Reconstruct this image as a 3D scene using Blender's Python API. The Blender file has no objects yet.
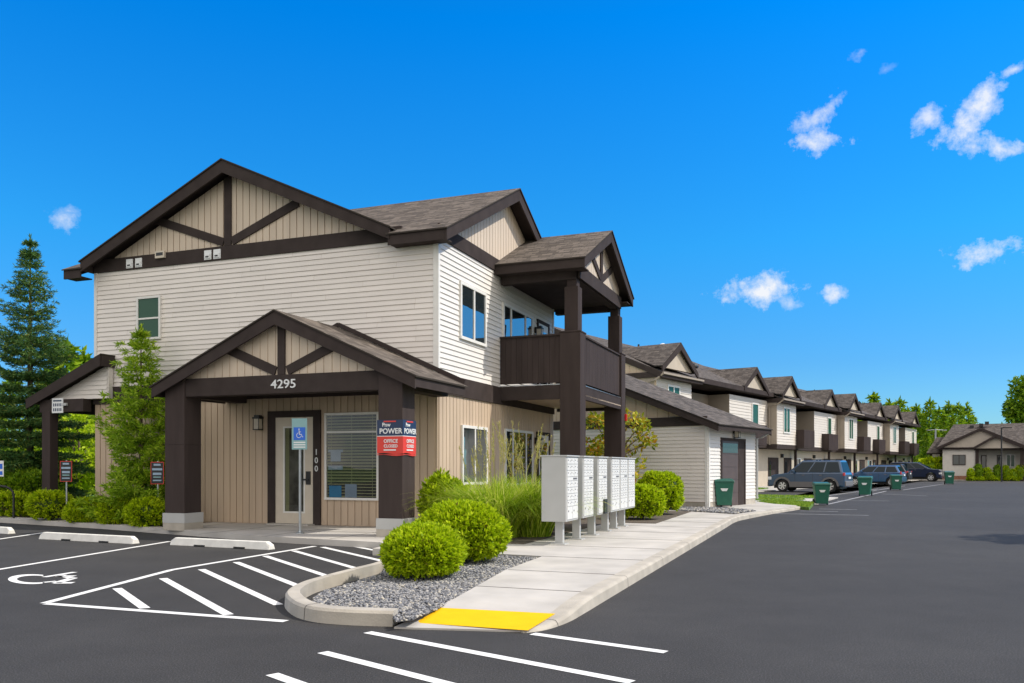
import bpy, math, random
import numpy as np
from mathutils import Vector, Matrix
random.seed(7); rng = np.random.default_rng(11)
R = math.radians
sc = bpy.context.scene
COL = sc.collection

# ------------------------------------------------------------------ helpers
def tag(o, label=None, cat=None, group=None, kind=None):
    if label: o['label'] = label
    if cat: o['category'] = cat
    if group: o['group'] = group
    if kind: o['kind'] = kind
    return o

def thing(name, label, cat, loc=(0, 0, 0), rz=0, group=None):
    o = bpy.data.objects.new(name, None); COL.objects.link(o)
    o.empty_display_size = .2
    o.location = loc; o.rotation_euler = (0, 0, rz)
    return tag(o, label, cat, group)

def copy_tree(o, parent=None):
    c = o.copy(); COL.objects.link(c)
    if parent: c.parent = parent
    for ch in list(o.children): copy_tree(ch, c)
    return c

class MB:
    def __init__(s): s.v = []; s.f = []; s.uv = []; s.mi = []
    def face(s, pts, uv=None, mi=0):
        n = len(s.v); s.v += [tuple(p) for p in pts]
        s.f.append(tuple(range(n, n + len(pts)))); s.uv.append(uv); s.mi.append(mi)
    def hexa(s, p, mi=0):      # 8 points: bottom ring 0-3, top ring 4-7
        for q in ((3, 2, 1, 0), (4, 5, 6, 7), (0, 1, 5, 4), (1, 2, 6, 5), (2, 3, 7, 6), (3, 0, 4, 7)):
            s.face([p[i] for i in q], None, mi)
    def box(s, x0, x1, y0, y1, z0, z1, M=None, mi=0):
        p = [(x0, y0, z0), (x1, y0, z0), (x1, y1, z0), (x0, y1, z0), (x0, y0, z1), (x1, y0, z1), (x1, y1, z1), (x0, y1, z1)]
        if M: p = [M(*q) for q in p]
        s.hexa(p, mi)
    def prism(s, poly, d0, d1, M, mi=0):   # poly in (a,z), extruded in d
        a = [M(x, z, d0) for x, z in poly]; b = [M(x, z, d1) for x, z in poly]; n = len(poly)
        s.face(a[::-1], None, mi); s.face(b, None, mi)
        for i in range(n): s.face([a[i], a[(i+1) % n], b[(i+1) % n], b[i]], None, mi)
    def tube(s, pts, r, n=8, mi=0, cap=True):
        pts = [Vector(p) for p in pts]; rings = []
        rr = r if isinstance(r, (list, tuple)) else [r]*len(pts)
        for i, p in enumerate(pts):
            d = (pts[min(i+1, len(pts)-1)] - pts[max(i-1, 0)]).normalized()
            u = d.cross(Vector((0, 0, 1)) if abs(d.z) < .9 else Vector((1, 0, 0))).normalized(); w = d.cross(u)
            rings.append([p + (u*math.cos(2*math.pi*k/n) + w*math.sin(2*math.pi*k/n))*rr[i] for k in range(n)])
        for i in range(len(rings)-1):
            for k in range(n): s.face([rings[i][k], rings[i][(k+1) % n], rings[i+1][(k+1) % n], rings[i+1][k]], None, mi)
        if cap: s.face(rings[0][::-1], None, mi); s.face(rings[-1], None, mi)
    def lathe(s, prof, c, axis='z', n=20, mi=0):   # prof list of (r,h)
        def P(r, h, k):
            t = 2*math.pi*k/n; x, y = r*math.cos(t), r*math.sin(t)
            if axis == 'z': return (c[0]+x, c[1]+y, c[2]+h)
            if axis == 'y': return (c[0]+x, c[1]+h, c[2]+y)
            return (c[0]+h, c[1]+x, c[2]+y)
        for i in range(len(prof)-1):
            for k in range(n):
                s.face([P(*prof[i], k), P(*prof[i], k+1), P(*prof[i+1], k+1), P(*prof[i+1], k)], None, mi)
    def slab(s, p, th, mi=0, mi2=None):   # p = eave a, eave b, ridge b, ridge a ; uv in metres
        p = [Vector(q) for q in p]; dn = Vector((0, 0, -th))
        u = (p[1]-p[0]).normalized(); nrm = u.cross(p[3]-p[0]).normalized(); w = nrm.cross(u)
        o = Vector((0, 0, 0))
        uv = [((q-o).dot(u), (q-o).dot(w)) for q in p]
        s.face(p, uv, mi)
        m2 = mi if mi2 is None else mi2
        b = [q+dn for q in p]
        s.face(b[::-1], None, m2)
        for i in range(4): s.face([p[i], b[i], b[(i+1) % 4], p[(i+1) % 4]], None, m2)
    def build(s, name, mats, parent=None, bevel=0, smooth=False, weld=False):
        me = bpy.data.meshes.new(name); me.from_pydata(s.v, [], s.f)
        if not isinstance(mats, (list, tuple)): mats = [mats]
        for m in mats: me.materials.append(m)
        if len(mats) > 1: me.polygons.foreach_set('material_index', s.mi)
        if any(u is not None for u in s.uv):
            l = me.uv_layers.new(name='UVMap'); k = 0
            for f, u in zip(s.f, s.uv):
                for i in range(len(f)):
                    l.data[k].uv = u[i] if u else (0, 0); k += 1
        o = bpy.data.objects.new(name, me); COL.objects.link(o)
        if parent: o.parent = parent
        if weld or bevel or smooth or 'glass' in mats[0].name:
            import bmesh
            bm = bmesh.new(); bm.from_mesh(me); bmesh.ops.remove_doubles(bm, verts=bm.verts, dist=1e-4)
            bmesh.ops.recalc_face_normals(bm, faces=bm.faces)
            if smooth:
                for f in bm.faces: f.smooth = True
            bm.to_mesh(me); bm.free()
        if bevel:
            b = o.modifiers.new('bevel', 'BEVEL'); b.width = bevel; b.segments = 2; b.limit_method = 'ANGLE'; b.angle_limit = R(35)
        return o

def text_obj(name, s, size, mat, parent, loc, rot, ext=.008, align='CENTER', sx=1.0):
    cu = bpy.data.curves.new(name, 'FONT'); cu.body = s; cu.size = size; cu.extrude = ext
    cu.offset = size*(.022 if name == 'banner_lettering' else .006); cu.align_x = align; cu.align_y = 'CENTER'; cu.resolution_u = 3
    t = bpy.data.objects.new(name, cu); COL.objects.link(t)
    dg = bpy.context.evaluated_depsgraph_get(); dg.update()
    me = bpy.data.meshes.new_from_object(t.evaluated_get(dg)); bpy.data.objects.remove(t)
    me.materials.clear(); me.materials.append(mat); me.name = name
    o = bpy.data.objects.new(name, me); COL.objects.link(o)
    if parent: o.parent = parent
    o.location = loc; o.rotation_euler = rot; o.scale = (sx, 1, 1)
    return o

# ------------------------------------------------------------------ materials
def newmat(name):
    m = bpy.data.materials.new(name); m.use_nodes = True
    nt = m.node_tree; b = nt.nodes['Principled BSDF']
    return m, nt, b
def N(nt, t, **k):
    n = nt.nodes.new(t)
    for a, v in k.items(): setattr(n, a, v)
    return n
def ramp(nt, stops, fac):
    r = N(nt, 'ShaderNodeValToRGB'); e = r.color_ramp.elements
    e[0].position, e[0].color = stops[0][0], (*stops[0][1], 1)
    e[1].position, e[1].color = stops[-1][0], (*stops[-1][1], 1)
    for p, c in stops[1:-1]:
        x = e.new(p); x.color = (*c, 1)
    nt.links.new(fac, r.inputs[0]); return r.outputs[0]

def mat(name, c, rough=.6, var=.12, scale=6., bump=.0, bscale=40., metal=0., coat=0., spec=.5, stretch=(1, 1, 1)):
    m, nt, b = newmat(name)
    tc = N(nt, 'ShaderNodeTexCoord'); mp = N(nt, 'ShaderNodeMapping'); mp.inputs['Scale'].default_value = stretch
    nt.links.new(tc.outputs['Object'], mp.inputs[0])
    n = N(nt, 'ShaderNodeTexNoise'); n.inputs['Scale'].default_value = scale; n.inputs['Detail'].default_value = 6
    nt.links.new(mp.outputs[0], n.inputs['Vector'])
    lo = tuple(max(0, x*(1-var)) for x in c); hi = tuple(min(1, x*(1+var)) for x in c)
    nt.links.new(ramp(nt, [(.3, lo), (.7, hi)], n.outputs['Fac']), b.inputs['Base Color'])
    b.inputs['Roughness'].default_value = rough; b.inputs['Metallic'].default_value = metal
    b.inputs['Coat Weight'].default_value = coat; b.inputs['Specular IOR Level'].default_value = spec
    if bump:
        n2 = N(nt, 'ShaderNodeTexNoise'); n2.inputs['Scale'].default_value = bscale; n2.inputs['Detail'].default_value = 4
        nt.links.new(mp.outputs[0], n2.inputs['Vector'])
        bp = N(nt, 'ShaderNodeBump'); bp.inputs['Strength'].default_value = bump; bp.inputs['Distance'].default_value = .01
        nt.links.new(n2.outputs['Fac'], bp.inputs['Height']); nt.links.new(bp.outputs[0], b.inputs['Normal'])
    return m

def wear(m, c=(.07, .07, .07), th=.66, s=26):
    nt = m.node_tree; b = nt.nodes['Principled BSDF']; src = b.inputs['Base Color'].links[0].from_socket
    tc = N(nt, 'ShaderNodeTexCoord'); n = N(nt, 'ShaderNodeTexNoise'); n.inputs['Scale'].default_value = s; n.inputs['Detail'].default_value = 8; n.inputs['Roughness'].default_value = .75
    nt.links.new(tc.outputs['Object'], n.inputs['Vector']); f = ramp(nt, [(th-.05, (0, 0, 0)), (th+.03, (1, 1, 1))], n.outputs['Fac'])
    x = N(nt, 'ShaderNodeMix', data_type='RGBA'); nt.links.new(f, x.inputs[0]); nt.links.new(src, x.inputs[6]); x.inputs[7].default_value = (*c, 1); nt.links.new(x.outputs[2], b.inputs['Base Color'])
def island(m, v=.05):
    nt = m.node_tree; b = nt.nodes['Principled BSDF']; src = b.inputs['Base Color'].links[0].from_socket
    g = N(nt, 'ShaderNodeNewGeometry'); f = ramp(nt, [(0, (1-v,)*3), (1, (1+v*.5,)*3)], g.outputs['Random Per Island'])
    x = N(nt, 'ShaderNodeMix', data_type='RGBA', blend_type='MULTIPLY'); x.inputs[0].default_value = 1; nt.links.new(src, x.inputs[6]); nt.links.new(f, x.inputs[7]); nt.links.new(x.outputs[2], b.inputs['Base Color'])
def asphalt():
    m, nt, b = newmat('asphalt')
    tc = N(nt, 'ShaderNodeTexCoord')
    def noise(sc_, d=6, ro=.6):
        n = N(nt, 'ShaderNodeTexNoise'); n.inputs['Scale'].default_value = sc_; n.inputs['Detail'].default_value = d
        n.inputs['Roughness'].default_value = ro; nt.links.new(tc.outputs['Object'], n.inputs['Vector']); return n.outputs['Fac']
    big = ramp(nt, [(.3, (.033, .0315, .031)), (.55, (.041, .0395, .039)), (.75, (.052, .050, .0485))], noise(.16, 5))
    fine = ramp(nt, [(.25, (.35,)*3), (.5, (.9,)*3), (.7, (2.7,)*3)], noise(75, 3, .8))
    mid = ramp(nt, [(.25, (.80,)*3), (.5, (1.0,)*3), (.75, (1.18,)*3)], noise(1.1, 9, .72))
    a = N(nt, 'ShaderNodeMix', data_type='RGBA', blend_type='MULTIPLY'); a.inputs[0].default_value = 1
    nt.links.new(big, a.inputs[6]); nt.links.new(fine, a.inputs[7])
    c = N(nt, 'ShaderNodeMix', data_type='RGBA', blend_type='MULTIPLY'); c.inputs[0].default_value = 1
    nt.links.new(a.outputs[2], c.inputs[6]); nt.links.new(mid, c.inputs[7])
    nt.links.new(c.outputs[2], b.inputs['Base Color']); b.inputs['Roughness'].default_value = .85
    b.inputs['Specular IOR Level'].default_value = .3
    bp = N(nt, 'ShaderNodeBump'); bp.inputs['Strength'].default_value = .5; bp.inputs['Distance'].default_value = .006
    nt.links.new(noise(90, 3, .8), bp.inputs['Height']); nt.links.new(bp.outputs[0], b.inputs['Normal'])
    return m

def shingle(name, c):
    m, nt, b = newmat(name)
    uv = N(nt, 'ShaderNodeUVMap')
    br = N(nt, 'ShaderNodeTexBrick'); br.inputs['Scale'].default_value = 1; br.inputs['Brick Width'].default_value = .32
    br.inputs['Row Height'].default_value = .145; br.inputs['Mortar Size'].default_value = .008; br.inputs['Bias'].default_value = 0
    br.inputs['Mortar Smooth'].default_value = .3
    br.offset = .37; br.squash = .7; br.squash_frequency = 3
    nt.links.new(uv.outputs[0], br.inputs['Vector'])
    lo = tuple(x*.6 for x in c); hi = tuple(x*1.42 for x in c)
    br.inputs['Color1'].default_value = (*lo, 1); br.inputs['Color2'].default_value = (*hi, 1)
    br.inputs['Mortar'].default_value = (*[x*.38 for x in c], 1)
    n = N(nt, 'ShaderNodeTexNoise'); n.inputs['Scale'].default_value = 3.5; n.inputs['Detail'].default_value = 8
    n.inputs['Roughness'].default_value = .75
    nt.links.new(uv.outputs[0], n.inputs['Vector'])
    v = ramp(nt, [(.3, (.84, .84, .84)), (.7, (1.14, 1.12, 1.10))], n.outputs['Fac'])
    a = N(nt, 'ShaderNodeMix', data_type='RGBA', blend_type='MULTIPLY'); a.inputs[0].default_value = 1
    nt.links.new(br.outputs['Color'], a.inputs[6]); nt.links.new(v, a.inputs[7])
    nt.links.new(a.outputs[2], b.inputs['Base Color']); b.inputs['Roughness'].default_value = .95
    b.inputs['Specular IOR Level'].default_value = .15
    bp = N(nt, 'ShaderNodeBump'); bp.inputs['Strength'].default_value = .6; bp.inputs['Distance'].default_value = .02
    nt.links.new(br.outputs['Fac'], bp.inputs['Height']); bp.invert = True
    nt.links.new(bp.outputs[0], b.inputs['Normal'])
    return m

def leafmat(name, stops, trans=.35, rough=.55):
    m, nt, b = newmat(name)
    g = N(nt, 'ShaderNodeNewGeometry')
    col = ramp(nt, stops, g.outputs['Random Per Island'])
    nt.links.new(col, b.inputs['Base Color']); b.inputs['Roughness'].default_value = rough
    b.inputs['Specular IOR Level'].default_value = .25
    t = N(nt, 'ShaderNodeBsdfTranslucent'); nt.links.new(col, t.inputs[0])
    mx = N(nt, 'ShaderNodeMixShader'); mx.inputs[0].default_value = trans
    nt.links.new(b.outputs[0], mx.inputs[1]); nt.links.new(t.outputs[0], mx.inputs[2])
    nt.links.new(mx.outputs[0], nt.nodes['Material Output'].inputs['Surface'])
    return m

def glassmat(name, tint=(.02, .03, .035), clear=0., add=.22, mul=1.1):
    m, nt, b = newmat(name)
    fr = N(nt, 'ShaderNodeFresnel'); fr.inputs[0].default_value = 1.55
    gl = N(nt, 'ShaderNodeBsdfGlossy'); gl.inputs['Roughness'].default_value = .02; gl.inputs[0].default_value = (.95, .97, 1, 1)
    n = N(nt, 'ShaderNodeTexNoise'); n.inputs['Scale'].default_value = 1.3
    tc = N(nt, 'ShaderNodeTexCoord'); nt.links.new(tc.outputs['Object'], n.inputs['Vector'])
    bp = N(nt, 'ShaderNodeBump'); bp.inputs['Strength'].default_value = .12; bp.inputs['Distance'].default_value = .02
    nt.links.new(n.outputs['Fac'], bp.inputs['Height']); nt.links.new(bp.outputs[0], gl.inputs['Normal'])
    if clear: base = N(nt, 'ShaderNodeBsdfTransparent'); base.inputs[0].default_value = (clear, clear, clear, 1)
    else: base = N(nt, 'ShaderNodeBsdfDiffuse'); base.inputs[0].default_value = (*tint, 1)
    mr = N(nt, 'ShaderNodeMath', operation='MULTIPLY_ADD'); mr.inputs[1].default_value = mul; mr.inputs[2].default_value = .0 if clear else add
    mr.use_clamp = True
    nt.links.new(fr.outputs[0], mr.inputs[0])
    mx = N(nt, 'ShaderNodeMixShader'); nt.links.new(mr.outputs[0], mx.inputs[0])
    nt.links.new(base.outputs[0], mx.inputs[1]); nt.links.new(gl.outputs[0], mx.inputs[2])
    nt.links.new(mx.outputs[0], nt.nodes['Material Output'].inputs['Surface'])
    return m

def gravelmat():
    m, nt, b = newmat('gravel_stone')
    g = N(nt, 'ShaderNodeNewGeometry')
    col = ramp(nt, [(0, (.08, .085, .1)), (.3, (.15, .155, .17)), (.6, (.24, .24, .25)), (.85, (.36, .35, .34)), (1, (.5, .46, .38))], g.outputs['Random Per Island'])
    nt.links.new(col, b.inputs['Base Color']); b.inputs['Roughness'].default_value = .8
    return m

M_ = {}
M_['asphalt'] = asphalt()
M_['conc'] = mat('concrete', (.465, .44, .405), .85, .15, 1.4, .25, 60)
M_['kerb'] = mat('kerb_concrete', (.42, .385, .33), .88, .16, 3, .4, 50)
M_['joint'] = mat('joint', (.12, .11, .1), .9)
M_['paint'] = mat('road_paint', (.76, .76, .75), .7, .07, 9, .3, 80); wear(M_['paint'])
M_['oldpaint'] = mat('worn_road_paint', (.34, .34, .345), .8, .3, 5)
M_['yellow'] = mat('yellow_paint', (.78, .46, .008), .8, .05, 5, .4, 60, spec=.1); wear(M_['yellow'], (.45, .27, .02), .67, 14)
M_['stopc'] = mat('wheel_stop_concrete', (.72, .71, .67), .8, .1, 5, .3, 50)
M_['siding'] = mat('clapboard_siding_shade', (.77, .72, .675), .65, .03, 1.5)  # copy for shaded walls, lightened in colour to stand in for light
M_['siding_s'] = mat('clapboard_siding_sun', (.72, .69, .655), .65, .03, 1.5); island(M_['siding']); island(M_['siding_s'], .04)  # same siding, the copy for sunlit walls
M_['board'] = mat('tan_board_siding', (.53, .41, .30), .7, .09, 3, .15, 60, stretch=(1, 1, .12))
M_['row_s'] = mat('row_white_siding', (.66, .61, .55), .65, .04, 1.5)
M_['gboard'] = mat('tan_board_siding_lit', (.60, .50, .395), .7, .08, 3, .15, 60, stretch=(1, 1, .12))  # same tan boards, lightened to imitate stronger light on the gables
M_['dark'] = mat('dark_brown_trim', (.053, .042, .0395), .75, .14, 3, .12, 60, spec=.06)
M_['darkb'] = mat('dark_brown_boards', (.057, .044, .0415), .75, .16, 4, .15, 60, stretch=(1, 1, .15), spec=.06)
M_['door_d'] = mat('brown_garage_door', (.085, .058, .05), .55, .1, 3)
M_['shingle'] = shingle('roof_shingle', (.128, .109, .094))
M_['shingle_r'] = shingle('row_roof_shingle', (.105, .092, .084))
M_['white'] = mat('white_vinyl', (.74, .73, .70), .5, .03)
M_['creamdoor'] = mat('cream_door', (.62, .55, .45), .5, .04)
M_['metal'] = mat('galvanised_metal', (.42, .45, .47), .4, .1, metal=.7)
M_['black'] = mat('black_metal', (.015, .015, .016), .45, .1)
M_['rubber'] = mat('tyre_rubber', (.018, .018, .018), .8, .2)
M_['rim'] = mat('alloy_rim', (.75, .76, .78), .3, .05, metal=.6)
M_['mail'] = mat('mailbox_grey', (.44, .445, .44), .45, .04, 3)
M_['maildoor'] = mat('mailbox_door', (.70, .70, .69), .4, .03, 3)
M_['maillabel'] = mat('mail_label_ink', (.12, .12, .13), .6)
M_['bin'] = mat('bin_green', (.012, .115, .075), .45, .1)
M_['binlid'] = mat('bin_lid_green', (.014, .10, .075), .4, .1)
M_['navy'] = mat('navy_ink', (.012, .03, .085), .5, .03)
M_['red'] = mat('red_ink', (.66, .045, .03), .5, .03)
M_['blue'] = mat('sign_blue', (.02, .13, .62), .4, .02)
M_['teal'] = mat('pale_teal_plate', (.22, .40, .42), .35, .05)
M_['signwhite'] = mat('sign_white', (.75, .77, .78), .5, .02)
M_['palebl'] = mat('pale_blue_ink', (.30, .42, .55), .5, .05)
M_['cabrn'] = mat('card_blue', (.03, .30, .58), .5, .02)
M_['glass'] = glassmat('window_glass')
M_['glassd'] = glassmat('dark_window_glass', add=.0)
M_['glassc'] = glassmat('clear_window_glass', clear=.86, mul=.5)
M_['glassg'] = glassmat('green_reflection_glass', tint=(.02, .085, .055), add=.0, mul=.45)  # green tint painted in, imitating reflected trees
M_['room'] = mat('dim_room', (.035, .038, .035), .9, .5, 1.2)
M_['room2'] = mat('lobby_interior', (.17, .17, .14), .9, .7, 2.5)
M_['blind'] = mat('blind_slat', (.34, .36, .19), .6, .04)
M_['lawn'] = mat('lawn_soil', (.10, .20, .03), .9, .35, 3, .6, 30)
M_['mulch'] = mat('mulch', (.10, .08, .06), .95, .4, 8, .8, 30)
M_['gravelbase'] = mat('gravel_base', (.13, .13, .14), .95, .4, 30, 1, 60)
M_['stone'] = gravelmat()
M_['bark'] = mat('bark', (.12, .085, .06), .9, .3, 8, .8, 20)
M_['alarm'] = mat('alarm_red', (.6, .02, .02), .4)
M_['lens'] = mat('tail_lens_red', (.55, .04, .06), .25, .05, coat=.6)
M_['headl'] = mat('head_lens', (.7, .72, .75), .15, .03, coat=.8)
M_['paint_suv'] = mat('slate_car_paint', (.03, .075, .15), .32, .05, coat=1, metal=.1)
M_['clad'] = mat('grey_cladding', (.15, .145, .15), .5, .05)
M_['paint_blue'] = mat('blue_car_paint', (.03, .10, .24), .3, .05, coat=1, metal=.3)
M_['paint_navy'] = mat('navy_car_paint', (.012, .022, .06), .28, .05, coat=1, metal=.2)
M_['carglass'] = glassmat('car_glass', tint=(.006, .018, .028), add=.0, mul=.5)
M_['house'] = mat('grey_stucco', (.62, .59, .55), .8, .05, 3)
M_['houseg'] = mat('greige_stucco', (.50, .44, .37), .8, .05, 3)
M_['brick'] = mat('brick_base', (.30, .14, .09), .85, .3, 12)
M_['rowtan'] = mat('row_tan_siding', (.33, .28, .225), .7, .06, 2)
M_['rowcream'] = mat('row_cream_siding', (.50, .43, .34), .7, .06, 2)
M_['lf_bush'] = leafmat('boxwood_leaf', [(0, (.22, .17, .03)), (.03, (.16, .26, .003)), (.35, (.33, .47, .004)), (.7, (.50, .64, .008)), (1, (.68, .78, .03))], .42)
M_['lf_core'] = leafmat('shade_core_leaf', [(0, (.02, .045, .003)), (1, (.05, .09, .005))], .1)  # dark core colour imitating the shade in gaps between leaves
M_['lf_bush_d'] = leafmat('dark_hedge_leaf', [(0, (.06, .14, .005)), (.5, (.15, .28, .008)), (1, (.32, .46, .02))])
M_['lf_grass'] = leafmat('grass_blade', [(0, (.12, .24, .006)), (.5, (.34, .50, .02)), (.85, (.62, .72, .08)), (1, (.75, .72, .25))], .45)
M_['lf_plume'] = leafmat('grass_plume', [(0, (.36, .36, .09)), (1, (.66, .58, .24))], .4)
M_['lf_spruce'] = leafmat('spruce_needle', [(0, (.025, .08, .018)), (.5, (.065, .16, .04)), (.85, (.14, .26, .06)), (1, (.30, .32, .06))], .15)
M_['lf_fir'] = leafmat('young_fir_needle', [(0, (.12, .24, .008)), (.5, (.30, .48, .02)), (1, (.55, .68, .06))], .35)
M_['lf_far'] = leafmat('far_conifer_needle', [(0, (.05, .12, .004)), (.5, (.17, .31, .008)), (1, (.38, .50, .02))], .3)
M_['lf_fard'] = leafmat('dark_conifer_needle', [(0, (.012, .05, .010)), (.5, (.04, .11, .015)), (1, (.09, .19, .025))], .25)
M_['lf_gold'] = leafmat('golden_shrub_leaf', [(0, (.14, .24, .01)), (.5, (.40, .42, .02)), (.85, (.58, .42, .03)), (1, (.55, .20, .03))], .35)
M_['lf_lawn'] = leafmat('lawn_blade', [(0, (.12, .24, .02)), (.6, (.24, .38, .03)), (1, (.40, .48, .08))], .3)

# ------------------------------------------------------------------ camera
F_, HZ, CH = 836.0, 466.0, 1.55
cam = bpy.data.cameras.new('camera'); co = bpy.data.objects.new('camera', cam); COL.objects.link(co)
co.location = (0, 0, CH); co.rotation_euler = (R(90), 0, 0)
cam.sensor_width = 36; cam.lens = 36*F_/1024; cam.shift_y = (HZ-341.5)/1024; cam.clip_end = 3000; cam.clip_start = .1
sc.camera = co
def G(x, y, z=0.0):       # ground point surveyed from the picture
    Y = F_*(CH-z)/(y-HZ); return ((x-512)/F_*Y, Y)

# ------------------------------------------------------------------ light
SUN = Vector((.933, -.077, 1.0)).normalized()
sl = bpy.data.lights.new('sun', 'SUN'); so = bpy.data.objects.new('sun', sl); COL.objects.link(so)
sl.energy = 4.0; sl.angle = R(.53); sl.color = (1, .93, .82)
so.rotation_euler = SUN.to_track_quat('Z', 'Y').to_euler(); so.location = (30, -10, 40)
w = bpy.data.worlds.new('World'); sc.world = w; w.use_nodes = True; nt = w.node_tree
bg = nt.nodes['Background']; bg.inputs['Strength'].default_value = .1
sky = N(nt, 'ShaderNodeTexSky', sky_type='NISHITA'); sky.sun_disc = False
sky.sun_elevation = math.asin(SUN.z); sky.sun_rotation = math.atan2(SUN.x, SUN.y); sky.ozone_density = 3.0; sky.dust_density = .2; sky.air_density = 1.0
tc = N(nt, 'ShaderNodeTexCoord'); sep = N(nt, 'ShaderNodeSeparateXYZ'); nt.links.new(tc.outputs['Generated'], sep.inputs[0])
def mth(op, a, b=None, clamp=False):
    n = N(nt, 'ShaderNodeMath', operation=op); n.use_clamp = clamp
    for i, x in enumerate((a, b)):
        if x is None: continue
        if isinstance(x, (int, float)): n.inputs[i].default_value = x
        else: nt.links.new(x, n.inputs[i])
    return n.outputs[0]
el = mth('ARCSINE', sep.outputs['Z']); az = mth('ARCTAN2', sep.outputs['X'], sep.outputs['Y'])
grade = ramp(nt, [(0, (.60, 1.0, 1.3)), (.097, (.35, .956, 1.49)), (.21, (.166, 1.24, 1.9)), (.41, (.0, 1.28, 2.45)), (.7, (.2, 1.1, 1.8))], mth('DIVIDE', el, 1.2, True))
mg = N(nt, 'ShaderNodeMix', data_type='RGBA', blend_type='MULTIPLY'); mg.inputs[0].default_value = 1
nt.links.new(sky.outputs[0], mg.inputs[6]); nt.links.new(grade, mg.inputs[7])
def noise(scale, detail, vec=None, rough=.6, dim=None):
    n = N(nt, 'ShaderNodeTexNoise'); n.inputs['Scale'].default_value = scale; n.inputs['Detail'].default_value = detail
    n.inputs['Roughness'].default_value = rough
    nt.links.new(vec or tc.outputs['Generated'], n.inputs['Vector']); return n
n1 = noise(34, 8, rough=.68); n2 = noise(20, 4)
nz = mth('SUBTRACT', n1.outputs['Fac'], .5)
sep2 = N(nt, 'ShaderNodeSeparateXYZ'); nt.links.new(n2.outputs['Color'], sep2.inputs[0])
azd = mth('ADD', az, mth('MULTIPLY', mth('SUBTRACT', sep2.outputs['X'], .5), .045))
eld = mth('ADD', el, mth('MULTIPLY', mth('SUBTRACT', sep2.outputs['Y'], .5), .04))
# clouds: direction (x/y slope, z/y slope), size, tilt, density
CL = [(758, 290, 36, 13, .1, 1.), (790, 300, 16, 8, -.3, .55), (833, 294, 14, 9, .1, .9), (817, 119, 24, 10, .5, .75), (812, 146, 29, 11, .35, .95),
      (985, 252, 36, 10, .0, 1.), (960, 128, 27, 12, .5, 1.), (978, 103, 20, 14, .9, .9), (928, 122, 20, 9, .3, .8), (1000, 147, 30, 9, -.15, .9),
      (1010, 70, 11, 6, .4, .8), (857, 53, 14, 5, .1, .35), (63, 218, 14, 13, -.9, .6), (65, 209, 17, 8, .1, .45), (888, 64, 7, 4, 0, .2)]
total = None
for px, py, a, b, th, dn in CL:
    X, Z = (px-512)/F_, (HZ-py)/F_
    A = math.atan2(X, 1); E_ = math.atan(Z/math.hypot(X, 1)); k = 1/math.hypot(X, 1)
    dx = mth('MULTIPLY', mth('SUBTRACT', azd, A), math.cos(E_)); dy = mth('SUBTRACT', eld, E_)
    c, s = math.cos(th), math.sin(th)
    u = mth('DIVIDE', mth('ADD', mth('MULTIPLY', dx, c), mth('MULTIPLY', dy, s)), a/F_*k*.9)
    v = mth('DIVIDE', mth('SUBTRACT', mth('MULTIPLY', dy, c), mth('MULTIPLY', dx, s)), b/F_*k*1.08)
    d = mth('SQRT', mth('ADD', mth('MULTIPLY', u, u), mth('MULTIPLY', v, v)))
    q = mth('MULTIPLY', mth('ADD', mth('SUBTRACT', 1.0, d), mth('MULTIPLY', nz, 3.8)), .85, True)
    q = mth('MULTIPLY', q, dn)
    total = q if total is None else mth('MAXIMUM', total, q)
# unseen bright warm cloud behind the viewer, added as neutral fill light
nb = noise(2.3, 8, rough=.6)
back_fill = mth('MULTIPLY', mth('SUBTRACT', nb.outputs['Fac'], .34), 6.0, True)
back_fill = mth('MULTIPLY', back_fill, mth('MULTIPLY', mth('SUBTRACT', -.02, sep.outputs['Y']), 4.0, True))
veil_fill = mth('MULTIPLY', mth('MULTIPLY', mth('SUBTRACT', el, .64), 3.0, True), mth('ADD', nb.outputs['Fac'], .1, True))  # unseen overhead cloud, added to lift and whiten the ambient light
high = mth('MAXIMUM', mth('MULTIPLY', back_fill, .95), veil_fill)
mc = N(nt, 'ShaderNodeMix', data_type='RGBA'); nt.links.new(total, mc.inputs[0]); nt.links.new(mg.outputs[2], mc.inputs[6])
mc.inputs[7].default_value = (8.9, 9.2, 9.8, 1)
m2 = N(nt, 'ShaderNodeMix', data_type='RGBA'); nt.links.new(high, m2.inputs[0]); nt.links.new(mc.outputs[2], m2.inputs[6])
m2.inputs[7].default_value = (15.6, 14.3, 12.6, 1)
nt.links.new(m2.outputs[2], bg.inputs[0])

sc.view_settings.view_transform = 'Standard'; sc.view_settings.look = 'None'; sc.view_settings.exposure = 0; sc.view_settings.gamma = 1
sc.render.resolution_x, sc.render.resolution_y = 1024, 683

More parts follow.
